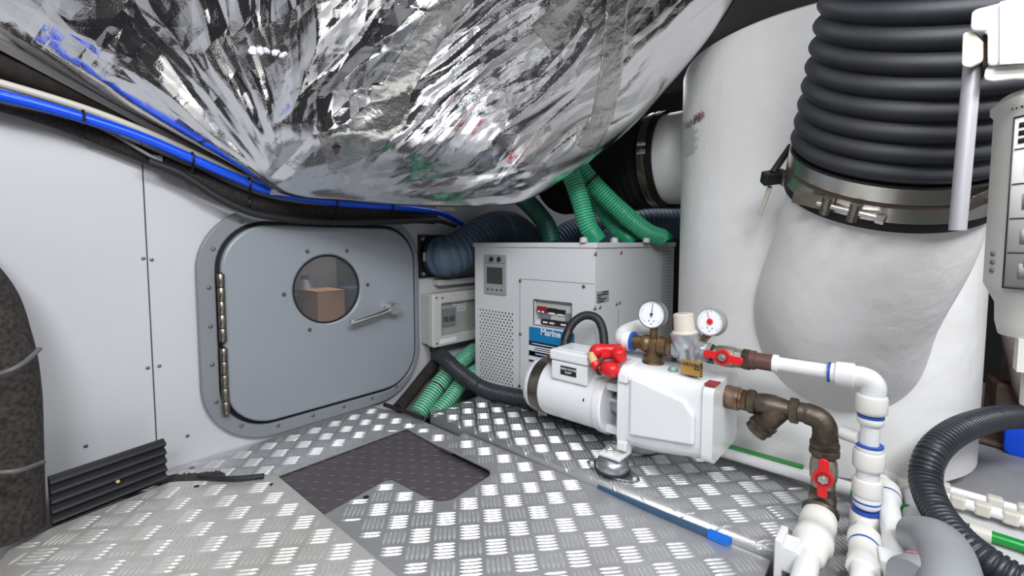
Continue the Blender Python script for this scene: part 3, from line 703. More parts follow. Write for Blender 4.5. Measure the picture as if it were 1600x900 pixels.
# breaker recess
rc = G(); dpt = -.022
rc.box(rx0-.002, rx1+.002, rz0-.002, rz1+.002, dpt-.002, dpt, FC); rc.box(rx0-.002, rx0, rz0-.002, rz1, dpt, 0, FC); rc.box(rx1, rx1+.002, rz0-.002, rz1, dpt, 0, FC); rc.box(rx0, rx1, rz1, rz1+.002, dpt, 0, FC); rc.box(rx0, rx1, rz0-.002, rz0, dpt, 0, FC)
rec = rc.build('breaker_recess', M_cab, t, 0); rw = rx1-rx0; rh = rz1-rz0
def rb(name, a_, b_, c_, d_, z0, z1, m): return G().box(rx0+rw*a_, rx0+rw*b_, rz0+rh*c_, rz0+rh*d_, dpt+z0, dpt+z1, FC).build(name, m, rec, 0, .0008)
rb('breaker_rail', .04, .96, .62, .88, 0, .008, M_boxg)
rb('breaker_body', .06, .40, .26, .62, 0, .010, M_brk); rb('breaker_body', .41, .96, .26, .62, 0, .010, M_boxg)
rb('red_switch', .06, .30, .52, .74, .008, .017, M_redd)
for k in (.09, .20): rb('switch_tip', k, k+.06, .50, .58, .012, .018, M_lwhite)
rb('black_switch', .34, .56, .56, .72, .008, .017, M_black); rb('black_switch', .57, .80, .54, .70, .008, .017, M_black)
for k in (.38, .62): rb('switch_tip', k, k+.15, .47, .56, .010, .016, M_lwhite)
rb('rotary_knob', .84, .94, .34, .60, .010, .020, M_brk)
rb('caption_strip', .14, .98, .04, .22, .004, .010, M_ink)
for k in (.2, .38, .68): rb('caption_print', k, k+.13, .09, .16, .010, .0106, M_lwhite)
# blue label
lx0, lz1 = fcp(827, 510); lz0 = fcp(827, 561)[1]; lx1 = fcp(897, 560)[0]
lw = lx1-lx0; lh = lz1-lz0
lab = G().prism(rrect(lw, lh, .004, 4, (lx0+lx1)/2, (lz0+lz1)/2), 0, .0012, FC).build('brand_label', M_lblue, t, 0)
def lbx(name, a_, b_, c_, d_, m): return G().box(lx0+lw*a_, lx0+lw*b_, lz0+lh*c_, lz0+lh*d_, .0012, .0018, FC).build(name, m, lab, 0)
lbx('navy_band', 0, 1, .44, .58, M_lnavy); lbx('white_band', 0, 1, .28, .44, M_lwhite); lbx('navy_band', 0, 1, .12, .28, M_lnavy); lbx('white_band', 0, 1, .0, .12, M_lwhite)
lbx('navy_foot', 0, 1, -.06, .0, M_lnavy); lbx('cyan_mark', .03, .13, .16, .25, M_lcyan)
for k, (a_, b_, z) in enumerate(((.08, .6, .51), (.15, .5, .39), (.12, .55, .33), (.16, .7, .21))):
    G().box(lx0+lw*a_, lx0+lw*b_, lz0+lh*(z-.012), lz0+lh*(z+.012), .0018, .0022, FC).build('label_print', M_lwhite if k in (0, 3) else M_ink, lab, 0)
tx, tz = fcp(860.5, 521); text('lettering', 'Marine', .030, FC @ V((tx, tz, .0016)), (0, -1, 0), (0, 0, 1), M_lwhite, lab, bold=.0008)
# outlet stubs on the lid
HO = [(926, 376, 1.42), (986, 374, 1.52), (1034, 377, 1.62)]
for px, py, d in ((912, 376, 1.40), (960, 374, 1.50), (1010, 375, 1.6)):
    p = PD(px, py, d); p.z = CZ1; G().lathe([(.013, 0), (.013, .010), (.010, .016), (0, .018)], Matrix.Translation(p), 12).build('vent_plug', M_boxg, t)
# ================================================================= HOSES ABOVE THE CABINET
def hose(name, label, pts, r, m, cat='hose', corr=None, mr=None, part='hose_body', group=None, n=16, loc=None):
    P = cr(pts, 10); t_ = thing(name, label, cat, P[0] if loc is None else loc, group)
    if corr: G().corr(P, r, corr[0], corr[1], n, corr[2] if len(corr) > 2 else 'sin', 0, 1 if mr else None).build(part, [m, mr] if mr else m, t_, 60)
    else: G().tube(P, r, n).build(part, m, t_, 60)
    return t_
ends = [[PD(934, 381, 1.50), PD(918, 352, 1.50), PD(908, 318, 1.50), PD(897, 285, 1.51), PD(884, 255, 1.53)],
        [PD(984, 380, 1.68), PD(962, 358, 1.70), PD(938, 328, 1.71), PD(912, 298, 1.72), PD(890, 272, 1.74)],
        [PD(1038, 381, 1.66), PD(1010, 362, 1.63), PD(965, 325, 1.59), PD(924, 284, 1.585), PD(906, 262, 1.61)]]
for k, (e, lab_) in enumerate(zip(ends, ('green ribbed hose rising nearest the cabinet corner', 'slimmer green ribbed hose in the middle of the three over the cabinet', 'longest green ribbed hose reaching the right end of the cabinet'))):
    e[0].z = CZ1+.006; e.insert(1, e[0]+V((-.006, .006, .012)))
    t = thing('green_hose', lab_, 'hose', e[0], 'green hoses over the cabinet')
    r = (.030, .024, .031)[k]; P = cr(e, 10); cut = int(len(P)*(.32, .36, .22)[k])
    G().tube(P[:cut+1], r+.001, 18).build('smooth_cuff', M_grn, t, 60)
    G().corr(P[cut:], r-.001, .003, .0095, 18, 'sin', 0, 1).build('ribbed_body', [M_grn, M_grnr2], t, 60)
G().lathe([(.0335, -.004), (.036, -.004), (.036, .004), (.0335, .004)], frame(PD(924, 284, 1.585), PD(965, 325, 1.59)-PD(906, 262, 1.61)), 24, ring=True).build('zip_tie', M_tie, t)
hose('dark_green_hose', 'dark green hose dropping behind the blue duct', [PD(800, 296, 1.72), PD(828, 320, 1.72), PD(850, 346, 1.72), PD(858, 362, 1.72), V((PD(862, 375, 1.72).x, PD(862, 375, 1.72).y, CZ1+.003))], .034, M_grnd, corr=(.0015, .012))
t = hose('blue_duct', 'fat blue-grey flexible duct arching from the wall behind the cabinet', [(1.155, 1.425, .545), (1.165, 1.37, .548), (1.24, 1.350, .578), (1.36, 1.350, .64), (1.50, 1.350, .66), (1.64, 1.350, .60), (1.73, 1.35, .50), (1.76, 1.35, .40)], .070, M_duct, 'duct', corr=(.0095, .0215, 'conv'), n=32, part='duct_body')
fl = G().box(1.075, 1.24, YW-.014, YW-.001, .46, .632).build('flange_plate', M_black, t, 0, .003)
for x in (1.092, 1.223):
    for z in (.478, .614): screw('bolt', (x, YW-.014, z), (0, -1, 0), .0095, M_steel, fl)
G().lathe([(.0825, -.006), (.085, 0), (.0825, .006)], frame((1.158, 1.405, .546), (0, -1, .02)), 32).build('hose_clamp', M_black, t)
G().box(-.006, .006, -.018, .018, 0, .008, frame((1.077, 1.404, .545), (-1, -.3, 0), (0, 1, 0))).build('clamp_screw', M_steel, t, 0, .002)
hose('blue_duct', 'short blue-grey duct between the dark green hose and the green hoses', [PD(838, 412, 2.46), PD(866, 382, 2.46), (PD(900, 362, 2.5)), PD(945, 352, 2.55)], .068, M_duct, 'duct', corr=(.006, .0185, 'conv'), n=28, part='duct_body')
hose('blue_duct', 'level blue-grey duct behind the green hoses beside the tank', [V((PD(945, 400, 2.25).x, PD(945, 400, 2.25).y, .05)), PD(945, 420, 2.25), PD(968, 366, 2.22), PD(1005, 351, 2.20), PD(1058, 350, 2.20), PD(1090, 350, 2.2)], .068, M_duct, 'duct', corr=(.006, .0185, 'conv'), n=28, part='duct_body')
t = hose('rubber_bellows', 'big black rubber bellows entering the side of the fibreglass tank', [(1.75, .775, .925), (1.76, .95, .925), (1.79, 1.12, .92), (1.84, 1.28, .92)], .176, M_black_far, 'bellows', corr=(.006, .03), n=40, part='bellows_body')
FB = frame((1.75, .76, .925), (0, 1, 0))
g = G(); g.lathe([(.184, -.02), (.187, -.02), (.187, .012), (.184, .012)], FB, 48, ring=True); cl = g.build('band_clamp', M_steeld, t, 40)
G().lathe([(.1872, -.012), (.189, -.010), (.1872, -.008)], FB, 48, ring=True).build('clamp_edge', M_copper, cl)
for dz in (0, -.03): G().lathe([(.009, -.03), (.009, .0), (.0, .001)], frame((1.555, .762, .96+dz), (-.3, 1, 0)), 10).build('clamp_bolt', M_steel, cl)
G().lathe([(.178, -.045), (.186, -.045), (.186, -.022), (.178, -.022)], FB, 48, ring=True).build('rubber_cuff', M_gasket, t)
hose('exhaust_elbow', 'dark exhaust pipe half hidden behind foil and dark green hose', [PD(862, 318, 2.5), PD(842, 303, 2.55), PD(815, 286, 2.6)], .075, M_black_far, 'pipe', n=24, part='pipe_body')
# ================================================================= ENCLOSURE ON THE WALL
t = thing('breaker_enclosure', 'grey plastic breaker enclosure with clear window on the wall below the duct', 'enclosure', (1.24, 1.41, .2))
bx0, bx1, by0, bz0, bz1 = 1.080, 1.41, 1.362, .190, .402
G().box(bx0+.006, bx1, 1.40, YW-.001, bz0+.006, bz1-.004).build('back_box', M_boxg, t, 0, .006)
FE = Matrix(((1, 0, 0, 0), (0, 0, -1, 1.40), (0, 1, 0, 0), (0, 0, 0, 1)))
cv = G().plate(rrect(bx1-bx0, bz1-bz0, .012, 4, (bx0+bx1)/2, (bz0+bz1)/2), rrect(bx1-bx0-.07, bz1-bz0-.085, .006, 4, (bx0+bx1)/2+.012, (bz0+bz1)/2), 0, .036, FE).build('cover', M_boxg, t, 0, .006)
wx0, wx1, wz0, wz1 = bx0+.047, bx1-.024, bz0+.043, bz1-.043
G().box(wx0-.002, wx1+.002, wz0-.002, wz1+.002, .006, .010, FE).build('inner_panel', M_boxd, t, 0)
wn = G().box(wx0, wx1, wz0, wz1, .033, .036, FE).build('window_cover', M_clear, t, 0)
br = G().box(wx0+.02, wx0+.085, wz0+.03, wz1-.025, .010, .020, FE).build('breaker', M_brk, t, 0, .002)
for k in (.03, .062): G().box(wx0+k-.010, wx0+k+.010, wz0+.052, wz0+.07, .020, .028, FE).build('toggle', M_black, br, 0, .001)
for a_, b_, c_, d_ in ((.075, .155, -.018, -.002), (.10, .148, -.044, -.022)):
    l_ = G().box(wx0+a_, wx0+b_, wz1+c_, wz1+d_, .0105, .012, FE).build('name_strip', M_lwhite, t, 0)
    G().box(wx0+a_+.008, wx0+b_-.012, wz1+(c_+d_)/2-.0015, wz1+(c_+d_)/2+.0015, .012, .0124, FE).build('strip_print', M_inkgrey, l_, 0)
G().box(bx0+.035, bx0+.12, bz0+.012, bz0+.030, .036, .0366, FE).build('blank_strip', M_lwhite, t, 0)
for x, z in ((bx0+.02, bz0+.016), (bx0+.02, bz1-.016), (bx0+.05, bz1-.02)): screw('screw', FE @ V((x, z, .036)), (0, -1, 0), .004, M_hole, t)
G().lathe([(.018, -.03), (.02, -.02), (.02, 0)], Matrix.Translation((1.115, 1.40, bz0+.006)), 14).build('cable_gland', M_black, t)
tag(G().box(1.15, 1.45, 1.41, YW-.001, .425, .45).build('cable_tray', M_boxg, None, 0, .004), 'short grey cable tray between the duct and the enclosure', 'tray')
# ================================================================= FIBREGLASS TANK
TC = V((1.585, .217, 0)); TR = .366; TZ1 = 1.145
t = thing('fibreglass_tank', 'big white fibreglass exhaust tank with a slanting inlet neck', 'tank', (TC.x, TC.y, .035))
tank = t
g = G().lathe([(0, .035), (TR-.03, .035), (TR, .065), (TR, .30), (TR, .6), (TR, .9), (TR, TZ1-.035), (TR-.008, TZ1-.012), (TR-.03, TZ1), (0, TZ1)], Matrix.Translation((TC.x, TC.y, 0)), 96)
g.build('tank_body', M_tank, t, 40)
# inlet neck towards the camera
rc_ = ray(1392, 258); CL = CAM+rc_*.825; rh_ = rc_.normalized(); upn = (UPZ-rh_*UPZ.dot(rh_)).normalized(); rtn = rh_.cross(upn)
AX = (-rh_*.38+(upn*math.cos(math.radians(13))+rtn*math.sin(math.radians(13)))*.925).normalized()
NR = .152
npth = cr([CL+AX*.01, CL-AX*.07, PD(1352, 380, .915), PD(1312, 475, 1.02), PD(1302, 535, 1.10), V((1.46, .16, .25)), V((1.56, .2, .22))], 8)
nn = len(npth); G().tube(npth, [NR+.018*max(0, min(1, (k-5)/20)) for k in range(nn)], 56).build('inlet_neck', M_tank, t, 40)
FBc = frame((1.75, .5, .925), (0, 1, 0))
G().lathe([(.174, -.1), (.174, .262)], FBc, 48).build('side_stub', M_tank, t, 40)
# sticker printing on the tank
def tankp(px, py):
    r = ray(px, py); a_ = r.x**2+r.y**2; b_ = r.x*(-TC.x)+r.y*(-TC.y); c_ = TC.x**2+TC.y**2-(TR+.0015)**2
    k = (-b_-math.sqrt(max(0, b_*b_-a_*c_)))/a_; return CAM+r*k
p = tankp(1082, 192); nrm = (p-V((TC.x, TC.y, p.z))).normalized(); rgt = V((-nrm.y, nrm.x, 0))
text('lettering', 'Halyard', .034, p+rgt*-.006+V((0, 0, .004)), rgt, (0, 0, 1), M_inkgrey, t)
text('lettering', 'Wide', .030, tankp(1093, 182)+nrm*.002, (-tankp(1089, 186)+TC).cross(UPZ)*0+rgt, (0, 0, 1), M_inkred, t)
g = G()
for k in range(7):
    q = tankp(1080, 203+k*6); nn_ = (q-V((TC.x, TC.y, q.z))).normalized(); g.box(-.045, .03+.02*(k % 2), -.0015, .0015, 0, .0008, frame(q+nn_*.002, nn_, (-nn_.y, nn_.x, 0)))
g.build('sticker_print', mat('faint_print', (176, 178, 178), .6), t, 0)
# bellows hose and its clamps
t = thing('bellows_hose', 'huge black rubber bellows hose clamped to the tank inlet neck', 'bellows', CL)
FN = frame(CL, AX, RT)
pth = [CL+AX*(.034+.03*k) for k in range(26)]
G().corr(pth, NR+.004, .012, .032, 64, 'round').build('bellows_body', M_bellow, t, 70)
G().lathe([(NR+.002, -.048), (NR+.011, -.048), (NR+.011, .033), (NR+.002, .033)], FN, 72, ring=True).build('rubber_cuff', M_gasket, t, 40)
for k, (h0, h1) in enumerate(((-.030, -.004), (.004, .030))):
    cl = G().lathe([(NR+.0112, h0), (NR+.0135, h0), (NR+.0135, h1), (NR+.0112, h1)], FN, 80, ring=True).build('band_clamp', M_steel, t, 40)
    # T-bolt assembly
    aa = math.radians((-112, -18)[k]) 
    th_ = math.radians((218, 292)[k]); r_ = NR+.020
    cpos = FN @ V((r_*math.cos(th_), r_*math.sin(th_), (h0+h1)/2)); tan = (FN.to_3x3() @ V((-math.sin(th_), math.cos(th_), 0))).normalized(); outn = (FN.to_3x3() @ V((math.cos(th_), math.sin(th_), 0))).normalized()
    G().tube([cpos-tan*.045, cpos+tan*.05], .0045, 10).build('clamp_bolt', M_steel, cl, 50)
    for d_ in (-.03, .012): G().lathe([(.0085, -.016), (.0085, .016)], frame(cpos+tan*d_, AX), 12).build('trunnion', M_steeld, cl, 50)
    gh = G(); hexa(gh, .009, .044, .056, frame(cpos, tan)); gh.build('clamp_nut', M_steel, cl, 30)
    pl = G(); pl.box(-.013, .013, -.028, .028, -.006, -.003, frame(cpos-tan*.06, outn, AX)); pl.build('band_plate', M_steeld, cl, 0, .001)
G().lathe([(NR+.0112, -.0038), (NR+.0122, -.0038), (NR+.0122, .0038), (NR+.0112, .0038)], FN, 64, ring=True).build('rust_line', mat('rust_stain', (84, 66, 54), .75), t)
# strap bracket hanging at the clamp's left
t = thing('sensor_probe', 'small black sensor with lead hanging left of the steel clamps', 'sensor', PD(1208, 276, .94))
G().box(-.020, .024, -.012, .012, -.012, .014, frame(PD(1207, 278, .94), AX, RT)).build('sensor_block', M_black, t, 0, .003)
G().tube([PD(1207, 270, .935), PD(1236, 228, .94)], .007, 10).build('sensor_arm', M_black, t)
G().box(-.004, .004, -.014, .014, -.014, .014, frame(PD(1222, 278, .935), AX, RT)).build('sensor_foot', M_zinc, t, 0, .002)
G().tube([PD(1203, 292, .95), PD(1188, 335, 1.0)], .005, 8).build('clear_lead', M_clip, t)
# ================================================================= PUMP
AXP, AZP = 1.05, .178
def lineY(y0, y1, z, X=AXP): return frame((X, y0, z), (0, y1-y0, 0))
pump = thing('water_pump', 'white self-priming water pump with motor on the checker plate platform', 'pump', (AXP, .55, ZP))
FM = frame((AXP, 0, AZP), (0, 1, 0))            # local z = world Y
G().lathe([(.079, .584), (.079, .770), (.079, .806), (.074, .822), (.060, .832), (.03, .836), (0, .836)][::1], FM, 48).build('motor_body', M_pump, pump, 40)
bd = G().lathe([(.0792, .765), (.081, .765), (.081, .800), (.0792, .800)], FM, 48).build('motor_band', M_steeld, pump, 40)
for k in range(3): G().lathe([(.005, 0), (.005, .004), (0, .005)], frame(FM @ V((.081*math.cos(math.radians(200)), .081*math.sin(math.radians(200)), .772+.011*k)), (-1, 0, -.4)), 8).build('band_rivet', M_steel, bd)
G().lathe([(.060, .588), (.083, .588), (.084, .582), (.084, .568), (.080, .564), (.055, .564)][::-1], FM, 48).build('motor_flange', M_pump, pump, 40)
for a_ in (35, 145, 215, 325):
    q = V((.068*math.cos(math.radians(a_)), .068*math.sin(math.radians(a_)), 0)); G().box(q.x-.010, q.x+.010, q.y-.007, q.y+.007, .512, .566, FM).build('adaptor_rib', M_pump, pump, 0, .002)
G().lathe([(.030, .50), (.030, .57)], FM, 20).build('shaft_housing', M_zinc, pump)
g = G()
for a_, y in ((200, .618), (214, .618), (205, .63)): pass
g.box(-.0795, -.0785, -.004, .004, .612, .616, frame((AXP, 0, AZP), (0, 1, 0), (1, 0, -.2))); g.build('vent_slot', M_hole, pump, 0)
# casing lofted through rounded sections
def sect(hw, z0, z1, y, ch=.03, n=4):
    lo = rrect(2*hw, z1-z0, ch, n, 0, (z0+z1)/2); return [(AXP+x, y, z) for x, z in lo]
secs = [sect(.086, .092, .304, .514, .04), sect(.088, .090, .306, .511, .04), sect(.088, .090, .306, .494, .04), sect(.080, .098, .304, .492, .045), sect(.082, .104, .302, .42, .045), sect(.080, .122, .296, .325, .04), sect(.080, .124, .295, .315, .036), sect(.090, .130, .300, .313, .022), sect(.090, .130, .300, .291, .022)]
g = G(); n_ = len(secs[0]); g.add([p for s_ in secs for p in s_], [tuple(range(n_)), tuple(range(len(secs)*n_-1, (len(secs)-1)*n_-1, -1))]+[(k*n_+(i+1) % n_, k*n_+i, (k+1)*n_+i, (k+1)*n_+(i+1) % n_) for k in range(len(secs)-1) for i in range(n_)])
g.build('pump_casing', M_pump, pump, 30, .003)
X0 = AXP-.082
g = G(); Mx = Matrix(((0, 0, -1, X0-.0), (-1, 0, 0, 0), (0, 1, 0, 0), (0, 0, 0, 1)))   # (x=-Y, y=z, out=-X)
g.prism([(-.478, .145), (-.328, .165), (-.328, .230), (-.352, .258), (-.478, .286)], -.006, .012, Mx); g.build('casing_side_panel', M_pump, pump, 0, .006, 3)
g = G()
for y, z in ((.497, .112), (.497, .278)): g.box(-y-.012, -y+.012, z-.011, z+.011, -.004, .012, Mx)
g.build('casing_lug', M_pump, pump, 0, .003)
G().box(AXP-.085, AXP-.05, .289, .312, .300, .303).build('red_sticker', mat('sticker_red', (150, 52, 50), .5), pump, 0)
G().lathe([(.012, 0), (.012, .008), (.008, .013), (0, .013)], frame((AXP-.03, .40, .298), (0, 0, 1)), 8).build('priming_plug', mat('verdigris', (150, 178, 168), .6, .3, .3, 60), pump, 30)
# foot and mount
FT = V((.972, .524, ZP))
g = G(); g.box(FT.x-.035, AXP-.05, FT.y-.034, FT.y+.024, .080, .090); g.box(FT.x+.012, FT.x+.030, FT.y-.034, FT.y-.008, .085, .15); g.build('foot_bracket', M_pump, pump, 0, .004)
FQ = (FT.x-.006, FT.y)
g = G(); hexa(g, .012, .090, .099, Matrix.Translation((FQ[0]-.006, FQ[1]+.004, 0))); g.lathe([(.0065, .099), (.0065, .104), (0, .105)], Matrix.Translation((FQ[0]-.006, FQ[1]+.004, 0)), 10); g.build('foot_bolt', M_steel, pump, 40)
mt = G().lathe([(.040, .046), (.041, .052), (.039, .063), (.032, .073), (.016, .080), (0, .080)], Matrix.Translation((*FQ, 0)), 32).build('mount_dome', M_zinc, pump, 50)
G().lathe([(.038, .041), (.0425, .042), (.0425, .047), (.036, .048)], Matrix.Translation((*FQ, 0)), 32).build('mount_rubber', M_rubber, mt)
lp_ = []
for k in range(40):
    a_ = 2*PI*k/40; lp_.append((FQ[0]+.032*math.cos(a_), FQ[1]+.072*math.sin(a_)*(1-.12*abs(math.cos(a_)))))
G().prism(lp_, ZP+.0028, ZP+.0065).build('mount_base', M_zinc, mt, 30)
for s_ in (-1, 1):
    g = G(); hexa(g, .0085, ZP+.0055, ZP+.013, Matrix.Translation((FQ[0], FQ[1]+s_*.058, 0))); g.build('mount_bolt', M_steel, mt, 30)
# second, far foot so that the pump stands
g = G(); g.box(AXP+.03, AXP+.11, FT.y-.034, FT.y+.024, .080, .090); g.lathe([(.040, ZP+.003), (.041, .052), (.032, .073), (.016, .082)], Matrix.Translation((AXP+.085, FT.y, 0)), 20); g.build('far_foot', M_pump, pump, 40)
# terminal box
TB = (.978, 1.078, .608, .722)
tb = G().box(TB[0], TB[1], TB[2], TB[3], .228, .280).build('terminal_box', M_pump, pump, 0, .004)
G().box(TB[0]-.004, TB[1]+.004, TB[2]-.004, TB[3]+.004, .282, .310).build('terminal_lid', M_pump, tb, 0, .006, 3)
G().box(TB[0]+.012, TB[1]-.012, TB[2]+.012, TB[3]-.012, .310, .313).build('lid_pad', M_pump, tb, 0, .003)
pl = G().box(TB[0]-.0012, TB[0], .640, .690, .246, .270).build('name_plate', M_ink, tb, 0)
text('lettering', 'FRESH WATER', .0080, (TB[0]-.0014, .665, .2625), (0, -1, 0), (0, 0, 1), M_lwhite, pl)
text('lettering', 'PUMP', .0080, (TB[0]-.0014, .665, .2535), (0, -1, 0), (0, 0, 1), M_lwhite, pl)
G().lathe([(.012, 0), (.014, .004), (.014, .018), (.010, .024), (.010, .03)], frame((TB[0]+.03, TB[3]+.002, .272), (0, 1, 0)), 12).build('copper_gland', M_copper, tb, 50)
# black conduit loop
t = hose('black_conduit', 'black rubber conduit looping over the motor terminal box', [PX(881, 548, 1.06), PX(885, 525, 1.08), PX(896, 504, 1.10), PX(914, 493, 1.12), PX(932, 497, 1.13), PX(941, 513, 1.13), PX(944, 535, 1.12), PX(945, 556, 1.11)], .0125, M_rubber, 'conduit', n=14)
G().lathe([(.0155, -.014), (.0155, .014)], frame(PX(886, 525, 1.08), PX(892, 512, 1.09)-PX(883, 535, 1.07)), 14).build('conduit_gland', M_black, t)
# red coated lever clamps and grey switch box
t = thing('pressure_switch', 'grey pressure switch box behind the red couplings on the pump', 'switch', PX(985, 590, 1.06))
Ms = frame(PX(985, 570, 1.07)+V((0, 0, .006)), (0, 0, 1), (0.25, -1, 0))
G().box(-.045, .04, -.035, .035, -.02, .024, Ms).build('switch_cover', mat('switch_grey', (168, 176, 184), .45), t, 0, .006)
G().box(-.048, .043, -.038, .038, -.032, -.02, Ms).build('switch_base', M_zinc, t, 0, .003)
G().lathe([(.008, -.06), (.008, -.03)], Ms, 10).build('switch_stem', M_brass, t)
t = thing('red_hose_loop', 'glossy red rubber coupling loop with tan tape beside the terminal box', 'hose', PX(950, 570, 1.0))
R1 = cr([PX(927, 562, .985), PX(930, 550, .985), PX(945, 546, 1.0), PX(962, 548, 1.02), PX(972, 549, 1.04)], 6)
G().tube(R1, [.0155-.002*math.sin(k*.6) for k in range(len(R1))], 14).build('upper_arm', M_red, t, 60)
G().tube(cr([PX(942, 556, .985), PX(958, 554, .99), PX(966, 553, .99)], 6), .010, 12).build('lever_arm', M_red, t, 60)
G().lathe([(.012, -.020), (.017, -.016), (.017, .010), (.012, .014), (0, .015)], frame(PX(967, 553, .985), (-.3, .1, 1)), 16).build('lever_hub', M_red, t, 60)
G().tube(cr([PX(926, 550, .978), PX(926, 560, .975), PX(929, 566, .975)], 4), .011, 12).build('tan_sleeve', M_tan, t, 60)
R2 = cr([PX(929, 566, .972), PX(934, 574, .970), PX(943, 577, .968), PX(952, 577, .966)], 6)
G().tube(R2, .013, 14).build('lower_arm', M_red, t, 60)
G().lathe([(.0, -.022), (.014, -.02), (.019, -.008), (.019, .008), (.014, .02), (0, .022)], frame(PX(954, 577, .965), (0, -1, -.1)), 18).build('end_knob', M_red, t, 60)
G().lathe([(.0145, -.004), (.016, 0), (.0145, .004)], frame(PX(938, 577, .969), (0, -1, -.1)), 14).build('black_band', M_black, t)
# ================================================================= UPPER LINE: tee, gauges, regulator, valve
ZU = .349
def gauge(name, label, c, r, nrm, red):
    t_ = thing(name, label, 'gauge', c-V((0, 0, r)), 'pressure gauges on the pump')
    Mg = frame(c, nrm, (0, 0, 1))
    G().lathe([(r*.9, -.020), (r*1.02, -.016), (r*1.03, .001), (r*1.0, .004), (r*.92, .004), (r*.92, -.003)], Mg, 40).build('case', M_zinc if not red else M_disp, t_, 40)
    fc_ = G().lathe([(r*.93, -.001), (r*.93, .0005), (0, .0005)], Mg, 40).build('dial', M_gface, t_)
    g = G()
    for k in range(21):
        a_ = math.radians(-135+270*k/20); L_ = .14 if k % 5 == 0 else .07
        q = Mg @ Matrix.Rotation(a_, 4, 'Z'); g.box(r*(.82-L_), r*.82, -r*.012, r*.012, .0006, .0011, q)
    g.build('scale_marks', M_ink, fc_, 0)
    aa = math.radians(20 if red else -4); q = Mg @ Matrix.Rotation(aa, 4, 'Z')
    G().add([(-r*.22, -r*.035, .0022), (r*.74, -r*.012, .0022), (r*.74, r*.012, .0022), (-r*.22, r*.035, .0022), (-r*.22, -r*.035, .003), (r*.74, -r*.012, .003), (r*.74, r*.012, .003), (-r*.22, r*.035, .003)], [(3, 2, 1, 0), (4, 5, 6, 7), (0, 1, 5, 4), (1, 2, 6, 5), (2, 3, 7, 6), (3, 0, 4, 7)], q).build('needle', M_red if red else M_ink, t_, 0)
    G().lathe([(r*(.22 if red else .1), .001), (r*(.22 if red else .1), .004), (0, .0045)], Mg, 14).build('needle_hub', M_red if red else M_ink, t_)
    g = G()
    for a_, rr in ((-160, .5), (160, .5), (180, .68)): g.lathe([(r*.06, .0006), (r*.06, .0011)], Mg @ Matrix.Translation((r*rr*math.cos(math.radians(a_)), r*rr*math.sin(math.radians(a_)), 0)), 8)
    g.build('dial_print', M_inkgrey, fc_, 0)
    G().lathe([(r*.97, .0036), (0, .0042)], Mg, 32).build('lens', M_glass2, t_)
    return t_
M_glass2 = glassmat('gauge_lens', (255, 255, 255), .05, .06)
G1 = V((1.045, .466, .424)); G2 = V((1.045, .328, .422))
t = gauge('pressure_gauge', 'larger steel-rimmed pressure gauge with black needle above the brass tee', G1, .0345, (-1, -.05, .12), False)
G().lathe([(.010, 0), (.010, .02), (.013, .022), (.013, .03)], frame((1.055, .464, ZU+.018), (0, 0, 1)), 12).build('stem', M_brass, t)
t = gauge('pressure_gauge', 'smaller pressure gauge with red needle right of the regulator', G2, .0315, (-1, .12, .16), True)
G().tube([G2+V((.008, .004, -.028)), V((AXP, .350, ZU+.022))], .0085, 10).build('stem', M_brass, t)
t = thing('brass_tee', 'aged brass tee manifold standing on top of the pump casing', 'pipe fitting', (AXP, .462, .286))
G().lathe([(.0165, -.058), (.0165, -.028), (.0215, -.026), (.0235, -.018), (.0215, -.010), (.018, -.006), (.018, .012), (.023, .016), (.0235, .034), (.021, .036)], frame((AXP, .462, ZU), (0, -1, 0)), 28).build('run', M_brass, t, 40)
G().lathe([(.026, .298), (.027, .304), (.025, .307), (.022, .309), (.022, .313), (.0245, .316), (.0245, .321), (.019, .325), (.018, ZU)], Matrix.Translation((AXP, .462, 0)), 28).build('branch', M_brass, t, 40)
g = G(); hexa(g, .025, .036, .050, frame((AXP, .462, ZU), (0, -1, 0))); g.build('union_nut', M_copper, t, 30)
# white pvc behind the tee
t = thing('return_elbow', 'white plastic elbow feeding the brass tee from behind', 'pipe fitting', PX(965, 530, 1.07))
e = cr([V((AXP, .518, ZU)), V((AXP, .535, ZU)), V((AXP+.01, .552, ZU+.002)), V((AXP+.04, .558, ZU+.012)), V((AXP+.10, .545, ZU+.02)), V((AXP+.14, .53, ZU+.02))], 6)
G().tube(e, .0205, 18).build('elbow_body', M_pvc, t, 60)
G().lathe([(.021, -.012), (.024, -.010), (.024, .010), (.021, .012)], frame((AXP, .528, ZU), (0, -1, 0)), 24).build('coupling', M_pvc, t)
G().lathe([(.0245, -.003), (.0245, .003)], frame((AXP, .516, ZU), (0, -1, 0)), 24).build('blue_ring', M_ringb, t)
# regulator
t = thing('pressure_regulator', 'silver pressure regulator with beige cap between the two gauges', 'regulator', (AXP, .378, .315))
RG = frame((AXP-.004, .377, ZU-.010), (-.03, .12, 1), (0, -1, 0))
G().lathe([(0, -.024), (.016, -.022), (.022, -.008), (.022, .006), (.026, .012), (.031, .022), (.033, .036), (.034, .042), (.034, .050), (.031, .052)], RG, 32).build('bell', M_cast, t, 40)
G().lathe([(.031, .052), (.029, .056), (.0255, .058), (.023, .088), (.023, .094), (.020, .097), (0, .097)], RG, 28).build('adjusting_cap', M_beige, t, 40)
g = G(); hexa(g, .024, 0, .022, frame((AXP, .412, ZU), (0, -1, 0))); g.lathe([(.018, .022), (.018, .07)], frame((AXP, .412, ZU), (0, -1, 0)), 18); hexa(g, .0235, .066, .088, frame((AXP, .412, ZU), (0, -1, 0))); g.build('body', M_cast, t, 30)
G().tube([V((AXP-.002, .352, ZU+.004)), V((AXP-.006, .346, ZU+.026))], .014, 14).build('gauge_port', M_cast, t)
